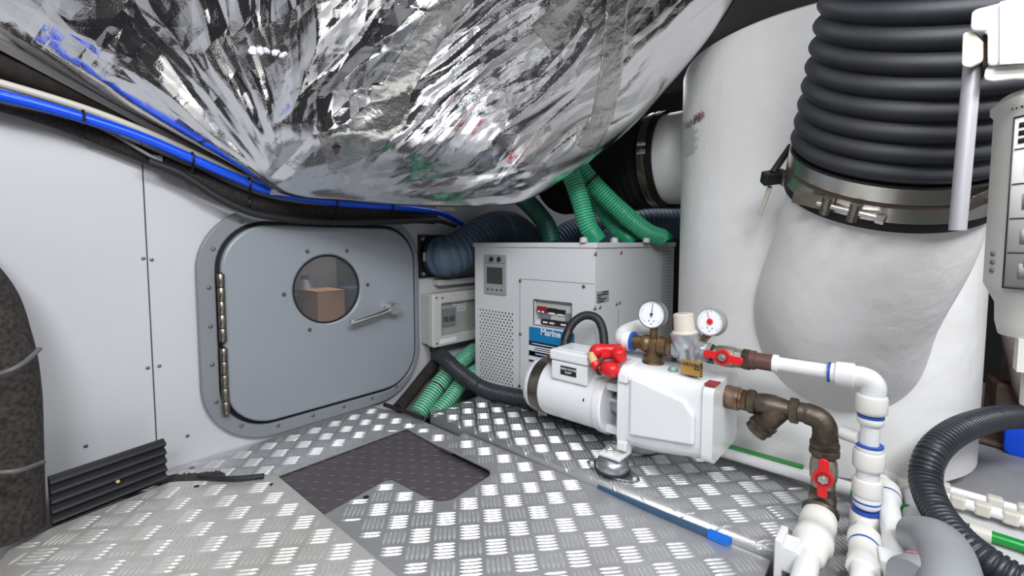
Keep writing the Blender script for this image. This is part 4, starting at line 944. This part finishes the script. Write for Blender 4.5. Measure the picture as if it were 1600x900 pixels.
def butterfly(M_, L_, W_h, th, parent, mi=M_red):
    pts = [(-L_, -.006), (-L_+.006, -.0075), (-L_*.62, -.008), (-L_*.42, -.013)]
    ring = [(.0, 0)]
    loop = []
    for k in range(25):
        a_ = math.radians(210+120*k/24); loop.append((W_h*math.cos(a_), W_h*math.sin(a_)))
    loop += [(L_*.62, -.009), (L_-.004, -.0085), (L_, -.004), (L_, .004), (L_-.004, .0085), (L_*.62, .007)]
    for k in range(25):
        a_ = math.radians(30+120*k/24); loop.append((W_h*math.cos(a_), W_h*math.sin(a_)))
    loop += [(-L_*.62, .009), (-L_+.004, .0085), (-L_, .004), (-L_, -.004), (-L_+.004, -.0085), (-L_*.62, -.007)]
    h = G().prism(loop, 0, th, M_).build('handle', mi, parent, 30, .002)
    g = G(); hexa(g, .0095, th, th+.006, M_); g.lathe([(.0045, th+.006), (.0045, th+.009), (0, th+.009)], M_, 10); g.build('handle_nut', M_steel, h, 30)
    G().lathe([(.0125, th), (.0125, th+.001)], M_, 20).build('handle_recess', M_redd, h, 30)
    return h
def ballvalve(name, label, o, ax, face, n0, loc):
    t_ = thing(name, label, 'valve', loc, 'red-handled ball valves')
    Mv = frame(o, ax)
    for h0_, h1_ in ((-.045, -.028), (.030, .046)): hexa(G(), .0225, h0_, h1_, Mv).build('hex_end', M_bronze, t_, 30)
    G().lathe([(.019, -.028), (.0225, -.020), (.024, -.004), (.0225, .014), (.0205, .016), (.0205, .030)], Mv, 28).build('valve_body', M_nickel, t_, 40)
    f = V(face).normalized(); G().lathe([(.010, .018), (.010, .034)], frame(o, f), 14).build('spindle', M_nickel, t_)
    return t_, f
o_ = V((AXP, .290, ZU-.001))
t, f = ballvalve('ball_valve', 'brass ball valve with red butterfly handle on the upper pump line', o_, (0, -1, 0), (-1, 0, .15), 0, o_-V((0, 0, .024)))
butterfly(frame(o_+f*.034, f, (0, -1, -.06)), .040, .017, .008, t)
t = thing('threaded_adaptor', 'brown plastic threaded adaptor joining valve and white pipe', 'pipe fitting', (AXP, .228, ZU-.02))
g = G(); g.lathe([(.0175, 0), (.0205, .002), (.0205, .012), (.0175, .013), (.0175, .048), (.016, .049)], frame((AXP, .247, ZU), (0, -1, 0)), 24); g.build('body', M_brown, t, 40)
# ================================================================= WHITE PVC RISER
t = thing('delivery_riser', 'white plastic pipe run with elbow and blue-ringed couplings beside the tank', 'pipe', (AXP, .04, .05))
RX, RY = AXP, .040
G().tube([V((RX, .203, ZU)), V((RX, .095, ZU))], .0145, 20).build('level_pipe', M_pvc, t, 60)
G().lathe([(.0165, 0), (.0185, .001), (.0185, .010), (.0165, .011)], frame((RX, .203, ZU), (0, -1, 0)), 20).build('collar', M_pvc, t)
def ring(p, ax, r=.0205): return G().lathe([(r*.9, -.0018), (r, -.0018), (r, .0018), (r*.9, .0018)], frame(p, ax), 24).build('blue_ring', M_ringb, t)
ring((RX, .106, ZU), (0, -1, 0), .0195)
G().lathe([(.0185, 0), (.0185, .006), (.0225, .008), (.0235, .03), (.0235, .036), (.021, .037)], frame((RX, .103, ZU), (0, -1, 0)), 28).build('coupling', M_pvc, t, 40)
G().tube(cr([V((RX, .068, ZU)), V((RX, .055, ZU)), V((RX, .0445, ZU-.004)), V((RX, RY-.002, ZU-.016)), V((RX, RY, ZU-.040))], 6), .0195, 22).build('elbow', M_pvc, t, 60)
def coup(z0, z1, r=.0245, m=M_pvcc): return G().lathe([(r*.82, z0-.004), (r*.97, z0), (r, z0+.004), (r, z1-.003), (r*.94, z1), (r*.8, z1+.001)], Matrix.Translation((RX, RY, 0)), 28).build('coupling', m, t, 40)
def vr(z, r=.0205): return ring((RX, RY, z), (0, 0, 1), r)
def vp(z0, z1, r): return G().lathe([(r, z0), (r, z1)], Matrix.Translation((RX, RY, 0)), 24).build('pipe_length', M_pvc, t, 60)
coup(.287, .318); vr(.279); coup(.266, .276, .0205, M_pvc); vp(.20, .29, .0148); vr(.224, .0215); coup(.212, .221, .021, M_pvc); coup(.180, .212, .0245); vp(.150, .185, .0178)
coup(.128, .158, .0235, M_pvcc); coup(.108, .128, .0215, M_pvc); vr(.117, .0218); vr(.098, .0222); coup(.058, .092, .0245)
G().lathe([(.013, 0), (.013, .03)], frame((RX, RY+.015, .232), (.4, 1, 0)), 14).build('side_boss', M_pvcc, t)
# ================================================================= LOWER LINE
ZL = .258
t = thing('suction_nipple', 'heat-stained copper nipple screwed into the pump inlet', 'pipe fitting', (AXP, .285, ZL-.03))
G().lathe([(.024, 0), (.027, .003), (.027, .008), (.0245, .010), (.026, .014), (.0255, .036), (.022, .038), (.022, .042)], frame((AXP, .300, ZL), (0, -1, 0)), 28).build('nipple', M_copper, t, 40)
g = G(); hexa(g, .0235, .041, .053, frame((AXP, .300, ZL), (0, -1, 0))); g.build('hex_bush', M_brass, t, 30)
t = thing('strainer', 'dark bronze Y-strainer with its basket leg pointing down left', 'strainer', (AXP, .2, ZL-.06))
Y0 = .247
for h0_, h1_ in ((0, .016), (.078, .094)): hexa(G(), .0265, h0_, h1_, frame((AXP, Y0, ZL), (0, -1, 0))).build('hex_end', M_bronze, t, 30)
G().lathe([(.018, .012), (.022, .022), (.0235, .035), (.0235, .05), (.020, .066), (.018, .08)], frame((AXP, Y0, ZL), (0, -1, 0)), 26).build('body', M_bronze, t, 40)
bd_ = V((-.12, .62, -.78)).normalized()
G().lathe([(.021, -.01), (.0215, .028), (.0255, .030), (.0255, .037), (.0235, .038), (.0235, .041), (.0255, .042), (.0255, .049), (.023, .050), (.023, .062), (.019, .064), (0, .064)], frame((AXP-.004, .190, ZL-.010), bd_), 26).build('basket_leg', M_bronze, t, 40)
t = thing('bronze_elbow', 'bronze elbow turning the suction line down to the lower valve', 'pipe fitting', (AXP, .11, ZL-.06))
EY = .108
G().tube(cr([V((AXP, Y0-.092, ZL)), V((AXP, .140, ZL)), V((AXP, .120, ZL-.005)), V((AXP, .110, ZL-.018)), V((AXP, EY, ZL-.036)), V((AXP, EY, ZL-.052))], 6), [.0195]*6+[.0215]*20+[.0225]*5, 24).build('bend', M_bronze, t, 60)
G().lathe([(.020, ZL-.075), (.0255, ZL-.073), (.0255, ZL-.064), (.022, ZL-.062), (.025, ZL-.058), (.025, ZL-.050), (.022, ZL-.048)], Matrix.Translation((AXP, EY, 0)), 26).build('union', M_bronze, t, 40)
o_ = V((AXP, EY, ZL-.108))
t, f = ballvalve('ball_valve', 'brass ball valve with upright red handle on the suction drop', o_, (0, 0, -1), (-1, -.1, .05), 0, o_-V((0, 0, .046)))
butterfly(frame(o_+f*.034, f, (0, 0, -1)), .037, .017, .008, t)
t = thing('suction_pipe', 'thick white plastic suction pipe running toward the viewer with a wall clip', 'pipe', (.85, .10, .052))
G().lathe([(.021, .106), (.0235, .098), (.0235, .080)], Matrix.Translation((AXP, EY, 0)), 24).build('steel_cone', M_steeld, t, 40)
e = cr([V((AXP, EY, .084)), V((AXP-.004, EY, .075)), V((AXP-.03, EY-.001, .071)), V((.93, .106, .072)), V((.80, .102, .073)), V((.60, .096, .074)), V((.48, .092, .074))], 6)
G().tube(e, [.023]*18+[.0175]*(len(e)-18), 26).build('pipe_body', M_pvc, t, 60)
FXm = frame((1.012, .1075, .071), (-1, -.02, 0))
G().lathe([(.0275, -.008), (.0305, -.004), (.0305, .004), (.028, .006)], frame((1.028, .108, .078), (-.6, 0, -.5)), 28).build('thread_ring', M_bronze, t)
G().lathe([(.023, -.002), (.029, 0), (.030, .03), (.028, .034), (.028, .07), (.031, .074), (.031, .10), (.026, .106), (.023, .14), (.018, .145)], FXm, 30).build('coupling', M_pvcc, t, 40)
g = G(); g.box(.840, .893, .138, .150, .0185, .100); g.box(.845, .888, .114, .140, .045, .090); g.build('pipe_clip', M_pvc, t, 0, .003)
t = thing('delivery_pipe', 'white plastic pipe bending from the riser toward the viewer', 'pipe', (.85, .03, .052))
e = cr([V((RX, RY, .075)), V((RX-.012, RY, .072)), V((RX-.05, RY-.001, .074)), V((.90, .034, .075)), V((.75, .028, .076)), V((.50, .018, .077))], 6)
G().tube(e, .0165, 22).build('pipe_body', M_pvc, t, 60)
FX2 = frame((.99, .037, .074), (-1, -.03, 0))
G().lathe([(.02, -.004), (.0255, 0), (.0255, .024), (.0225, .028), (.0225, .040), (.0215, .042), (.0215, .075), (.0225, .077), (.0225, .10)], FX2, 28).build('coupling', M_pvcc, t, 40)
G().lathe([(.0228, .030), (.0232, .033), (.0228, .036)], FX2, 26).build('blue_ring', M_ringb, t)
t = thing('drain_pipe', 'white plastic pipe right of the riser ending in a ribbed coupling', 'pipe', (.9, -.03, .052))
e = cr([PD(1376, 752, .91), PD(1384, 772, .875), PD(1390, 800, .83), PD(1397, 850, .765), PD(1401, 920, .69), PD(1403, 990, .62)], 6)
G().tube(e, .0165, 20).build('pipe_body', M_pvc, t, 60)
dd = (e[12]-e[4]).normalized()
G().lathe([(.019, -.012), (.0245, -.008), (.0245, .012), (.022, .016), (.022, .026), (.018, .028)], frame(e[5], dd), 26).build('coupling', M_pvcc, t, 40)
G().lathe([(.0225, .018), (.0228, .020), (.0225, .022)], frame(e[5], dd), 26).build('blue_ring', M_ringb, t)
G().box(-.020, .018, -.022, .022, -.018, .018, frame(PD(1399, 885, .726), dd)).build('pipe_clip', M_pvc, t, 0, .004)
t = thing('overflow_pipe', 'slim white plastic pipe with small elbow beside the ribbed black hose', 'pipe', PD(1420, 800, .95))
e = cr([PD(1382, 745, .99), PD(1398, 752, .98), PD(1412, 757, .965), PD(1421, 768, .945), PD(1426, 790, .905), PD(1430, 815, .87), PD(1436, 850, .82)], 6)
G().tube(e, .0115, 18).build('pipe_body', M_pvc, t, 60)
for k, (r0, r1) in ((2, (.012, .0165)), (17, (.012, .017)), (29, (.012, .019))):
    d_ = (e[k+2]-e[k-1]).normalized(); G().lathe([(r0, -.013), (r1, -.010), (r1, .010), (r0, .013)], frame(e[k], d_), 22).build('coupling', M_pvcc, t, 40)
t = thing('grey_elbow_fitting', 'large grey plastic elbow fitting at the bottom edge beside the black hose', 'pipe fitting', PD(1460, 905, .62))
e = cr([PD(1432, 838, .74), PD(1446, 842, .72), PD(1466, 852, .69), PD(1480, 880, .66), PD(1486, 930, .61), PD(1486, 990, .57)], 6)
G().tube(e, [.030+.006*min(1, k/12) for k in range(len(e))], 28).build('elbow_body', M_gpvc, t, 60)
q = frame(PD(1452, 905, .66), -RT+DIR*-.35, UPZ)
g = G().lathe([(.034, -.05), (.0365, -.046), (.0365, .036), (.034, .040), (.0, .040)], q, 36); g.build('side_socket', M_gpvc, t, 40)
G().box(-.004, .004, -.009, .009, 0, .0008, frame(q @ V((.0366*math.cos(.5), .0366*math.sin(.5), .012)), q.to_3x3() @ V((math.cos(.5), math.sin(.5), 0)), RT)).build('red_mark', mat('faded_red', (196, 120, 126), .5), t, 0)
# ================================================================= RIGHT-HAND HOSES AND PIPES
hose('corrugated_hose', 'thick black corrugated hose curving in front of the tank at right', [PD(1628, 653, 1.05), PD(1590, 651, 1.01), PD(1545, 656, .96), PD(1495, 674, .91), PD(1458, 706, .88), PD(1446, 748, .86), PD(1462, 795, .81), PD(1498, 842, .745), PD(1545, 880, .70), PD(1620, 925, .66)], .0222, M_conv, corr=(.0036, .0092, 'conv'), n=24)
def gy(px, py, z): return FL(px, py, z)
XT = 1.19
t = thing('floor_pipe', 'white pipe lying along the platform behind the pump to the tank foot', 'pipe', (XT, .2, .052))
G().tube([V((XT, .40, .068)), V((XT-.002, .055, .068))], .0145, 18).build('pipe_body', M_pvc, t, 60)
G().box(XT-.006, XT+.012, .16, .36, .0835, .0865).build('green_tape', M_grnp, t, 0)
XG = 1.105
t = thing('green_pipe', 'glossy green pipe along the floor behind the black corrugated hose', 'pipe', FL(1500, 820, .05))
a = FL(1330, 768, .066); b_ = FL(1640, 867, .066)
G().tube([a, b_], .0098, 16).build('pipe_body', M_grnp, t, 60)
for k in (.70, .955):
    c = a.lerp(b_, k); d_ = (b_-a).normalized(); G().plate(circ(.0135, 20), circ(.0098, 20), -.014, .014, frame(c, d_)).build('pipe_clip', M_clip, t, 40)
for k, (p0, p1, z, r, lab_) in enumerate((((1470, 762), (1650, 812), .085, .0085, 'slim white pipe nearest the tank foot at right'), ((1478, 778), (1650, 829), .075, .0105, 'thicker white pipe with clear clips left of the green pipe'))):
    a = FL(*p0, z); b_ = FL(*p1, z); d_ = (b_-a).normalized(); t = thing('small_bore_pipe', lab_, 'pipe', a-V((0, 0, .02)), 'white pipes at the tank foot')
    G().tube([a, b_], r, 14).build('pipe_body', M_pvc, t, 60)
    for kk in ((.02, .50, .76), (.12, .36, .62))[k]:
        c = a.lerp(b_, kk); G().box(-.0125, .0125, -.0115, .0115, -.012, .012, frame(c, d_)).build('pipe_clip', M_clip, t, 0, .005, 3)
tag(G().box(1.05, 1.30, -.5, -.015, .035, .052).build('pipe_board', M_hullwhite, None, 0, .003), 'white painted board carrying the small pipes at right', 'board')
# things at the far right
t = thing('engine_bracket', 'rust-stained grey bracket beyond the corrugated hose at the right edge', 'bracket', (1.84, -.30, .047))
g = G(); M_ = frame((1.84, -.33, .036), (0, 0, 1), (1, -.35, 0)); g.prism([(-.06, .0), (.18, 0), (.18, .16), (.10, .18), (.0, .13)], 0, .16, M_); g.box(-.1, .22, -.10, .18, 0, .016, M_); g.prism([(-.02, .05), (.12, .05), (.12, .14), (.02, .13)], .16, .30, M_); g.build('casting', M_rust, t, 0, .008)
G().tube([V((1.78, -.30, .065)), V((1.83, -.25, .20)), V((1.86, -.22, .36))], .02, 10).build('stay', M_rust, t, 60)
tag(G().prism(rrect(.10, .12, .02, 4), 0, .05, frame(PD(1612, 676, 1.20), (-1, .1, 0), (0, -1, 0))).build('blue_canister', M_blue, None, 30, .004), 'blue canister corner peeping at the right edge', 'canister')
# ================================================================= FILTER HOUSING AT THE RIGHT EDGE
t = thing('filter_housing', 'tall cream filter cartridge with printed instructions at the right edge', 'filter', PD(1655, 590, .47))
FCn = PD(1668, 330, .47); FCn.z = 0; K_ = .47/.6
ztop = PD(1600, 128, .427).z; zlip = PD(1600, 470, .427).z; zbot = PD(1600, 530, .427).z
FR = .074*K_
G().lathe([(.045*K_, zbot-.012), (.056*K_, zbot-.010), (.060*K_, zbot+.004), (.061*K_, zlip-.012), (.068*K_, zlip), (FR, zlip+.010), (FR, ztop-.014), (FR+.003, ztop-.010), (FR+.003, ztop-.004), (FR-.006, ztop+.006), (FR-.024, ztop+.01)], Matrix.Translation((FCn.x, FCn.y, 0)), 56).build('cartridge', M_filter, t, 40)
g = G(); g.lathe([(.013, zbot-.085), (.013, zbot-.012)], Matrix.Translation((FCn.x-.008, FCn.y+.012, 0)), 14); g.box(FCn.x-.035, FCn.x-.012, FCn.y+.008, FCn.y+.032, zbot-.045, zbot-.01); g.build('drain_tap', M_filter, t, 30)
def cyl(px, py):
    r = ray(px, py); a_ = r.x**2+r.y**2; b_ = -r.x*FCn.x-r.y*FCn.y; c_ = FCn.x**2+FCn.y**2-(FR+.0006)**2; k = (-b_-math.sqrt(max(0, b_*b_-a_*c_)))/a_; return CAM+r*k
def cylang(px): p_ = cyl(px, 300); return math.atan2(p_.y-FCn.y, p_.x-FCn.x)
a0 = cylang(1577); zA, zB = cyl(1590, 182).z, cyl(1590, 452).z
def curved(name, a_, b_, z0, z1, m, par, lift=.0008):
    n = max(2, int(abs(b_-a_)/.04)); rows = [[(FCn.x+(FR+lift)*math.cos(a_+(b_-a_)*k/n), FCn.y+(FR+lift)*math.sin(a_+(b_-a_)*k/n), z) for k in range(n+1)] for z in (z0, z1)]
    o_ = G().grid(rows).build(name, m, par, 60); s_ = o_.modifiers.new('solid', 'SOLIDIFY'); s_.thickness = .0004; s_.offset = 0; return o_
lb = curved('instruction_label', a0, a0+1.5, zB, zA, mat('label_paper', (206, 204, 202), .5), t)
for (x0_, x1_, z0, z1) in ((0, 1.5, zA-.0015, zA), (0, 1.5, zB, zB+.0015), (0, .02, zB, zA)): curved('label_border', a0+x0_, a0+x1_, z0, z1, M_ink, lb, .0014)
H_ = zA-zB
for k in range(3): curved('label_print', a0+.10, a0+.75, zA-H_*(.055+.045*k)-.0026, zA-H_*(.055+.045*k)+.0026, M_ink, lb, .0014)
for k in range(4):
    zz = zA-H_*(.19+.2*k); curved('label_rule', a0+.05, a0+1.4, zz-.0006, zz+.0006, M_ink, lb, .0014)
    curved('label_drawing', a0+.22, a0+.55, zz-H_*.15, zz-H_*.06, mat('print_grey%d' % k, (150, 150, 152), .5), lb, .0014)
    curved('label_drawing', a0+.3, a0+.45, zz-H_*.08, zz-H_*.04, M_inkgrey, lb, .0018)
# word above the label, bent round the cartridge one letter at a time
zz = cyl(1580, 168).z
for k, ch in enumerate('INSTRUCTIONS'):
    an = a0-.04+k*.115; nr_ = V((math.cos(an), math.sin(an), 0)); text('lettering', ch, .0098, V((FCn.x, FCn.y, zz))+nr_*(FR+.0008), V((-nr_.y, nr_.x, 0)), (0, 0, 1), M_ink, t)
for k in range(3): curved('side_print', cylang(1554.5), cylang(1554.5)+.10, cyl(1556, 396+13*k).z-.003, cyl(1556, 396+13*k).z+.002, M_inkgrey, t)
# bracket head with lever rod
t = thing('filter_bracket', 'white bracket head with a hanging metal priming rod above the filter', 'bracket', PD(1560, 120, .46))
HR = ray(1575, 60)
def slab(name, pts_, d0, d1, m, bev=.004):
    g_ = G(); n_ = len(pts_); vs = [PD(x, y, .44)+HR*(d0-.56)*.8 for x, y in pts_]+[PD(x, y, .44)+HR*(d1-.56)*.8 for x, y in pts_]
    g_.add(vs, [tuple(range(n_)), tuple(range(2*n_-1, n_-1, -1))]+[((i+1) % n_, i, n_+i, n_+(i+1) % n_) for i in range(n_)]); return g_.build(name, m, t, 0, bev, 3)
slab('head_block', [(1518, 16), (1561, 5), (1700, -22), (1700, 94), (1562, 102), (1543, 106), (1543, 50), (1516, 49)], .56, .635, M_filterw)
slab('face_plate', [(1562, 3), (1700, -24), (1700, 93), (1562, 101)], .556, .560, M_filterw, .001)
slab('pivot_lug', [(1503, 50), (1520, 48), (1536, 66), (1536, 98), (1516, 108), (1501, 106)], .567, .60, M_pumpg, .005)
slab('rust_edge', [(1535, 54), (1543, 54), (1543, 104), (1535, 104)], .572, .61, M_rust, 0)
slab('seal_seat', [(1540, 103), (1700, 92), (1700, 126), (1585, 126), (1552, 130), (1535, 128)], .566, .63, M_filter)
G().tube([PD(1520, 95, .462), PD(1496, 360, .475)], .0073, 14).build('lever_rod', M_rod, t, 60)
# ================================================================= HOSES LOW DOWN BY THE HATCH
hose('black_hose', 'black rubber hose dropping from the enclosure and running behind the motor', [(1.125, 1.395, .150), (1.112, 1.345, .152), (1.095, 1.285, .142), (1.10, 1.22, .112), (1.12, 1.12, .072), (1.145, .95, .070), (1.155, .80, .070), (1.155, .62, .070)], .0280, M_conv, corr=(.0022, .0095, 'conv'), n=22)
for k, (pts_, lab_, r) in enumerate((([(.955, 1.30, -.02), (1.02, 1.315, .02), (1.10, 1.33, .07), (1.20, 1.345, .115), (1.30, 1.36, .145)], 'green and white ribbed hose nearest the hatch at floor level', .031), ([(.99, 1.235, -.01), (1.06, 1.25, .02), (1.16, 1.28, .06), (1.26, 1.292, .085), (1.36, 1.30, .095)], 'second green ribbed hose tucked behind, against the platform corner', .026))):
    t = hose('green_floor_hose', lab_, [V(p) for p in pts_], r, M_grn, corr=(.003, .0115), mr=M_grnr, group='green hoses by the hatch', n=20)
    if k == 0: c = V(pts_[1])*.45+V(pts_[2])*.55; G().lathe([(r+.003, -.004), (r+.006, 0), (r+.003, .004)], frame(c, V(pts_[2])-V(pts_[1])), 20).build('zip_tie', M_tie, t)
hose('black_cable', 'black cable lying along the foot of the wall beside the green hoses', [(.915, 1.36, .0), (1.0, 1.385, .04), (1.08, 1.40, .09), (1.16, 1.41, .14)], .022, M_foam, 'cable')
tag(G().tube([V((.885, 1.40, .014)), V((.90, 1.29, .0115)), V((.905, 1.20, .0105))], .0075, 8).build('rubber_lip', M_rubber), 'black rubber lip on the floor edge by the green hoses', 'edging')
tag(G().tube([V((1.225, 1.270, .14)), V((1.33, 1.272, .28))], .010, 12).build('drain_tube', M_boxg), 'grey tube slanting between green hose and cabinet', 'tube')
# yellow warning sticker block behind the casing
t = thing('warning_sign', 'small worn yellow warning plate standing behind the pump casing', 'sign', PX(1082, 590, 1.0))
a = PX(1064, 561, 1.0); b_ = PX(1097, 590, 1.0); yc, zc = (a.y+b_.y)/2, (a.z+b_.z)/2; hw, hh = abs(a.y-b_.y)/2, abs(a.z-b_.z)/2
Mw = frame((1.0, yc, zc), (-1, 0, 0), (0, -1, 0))
G().box(-hw, hw, -hh, hh, -.003, 0, Mw).build('plate', M_yellow, t, 0)
upw = (Mw.to_3x3() @ V((0, 1, 0)))
text('lettering', 'WARNING', .012, Mw @ V((-.004, hh*.45*(1 if upw.z > 0 else -1), .0006)), (0, -1, 0), (0, 0, 1), M_ink, t)
tri = [(.012, .012), (.024, .012), (.018, .024)]
g = G(); sgn = 1 if upw.z > 0 else -1
g.plate([(hw-.012+.008*math.cos(math.radians(90+120*k)), sgn*(hh*.1+.008*math.sin(math.radians(90+120*k)))) for k in range(3)], [(hw-.012+.004*math.cos(math.radians(90+120*k)), sgn*(hh*.1+.004*math.sin(math.radians(90+120*k)))) for k in range(3)], 0, .0006, Mw); g.build('hazard_mark', M_ink, t, 0)
g = G()
for k in range(6):
    y_ = -hh+2*hh*(k+.2)/6; g.box(hw-.004, hw, y_, y_+hh*.17, 0, .0006, Mw)
g.build('hazard_stripes', M_ink, t, 0)
G().box(-.012, .012, -.004, .004, -.02, -.003, frame((1.0, yc, zc), (-1, 0, 0), (0, -1, 0)) @ Matrix.Translation((0, -hh*sgn*.9, 0))).build('stand', M_black, t, 0)
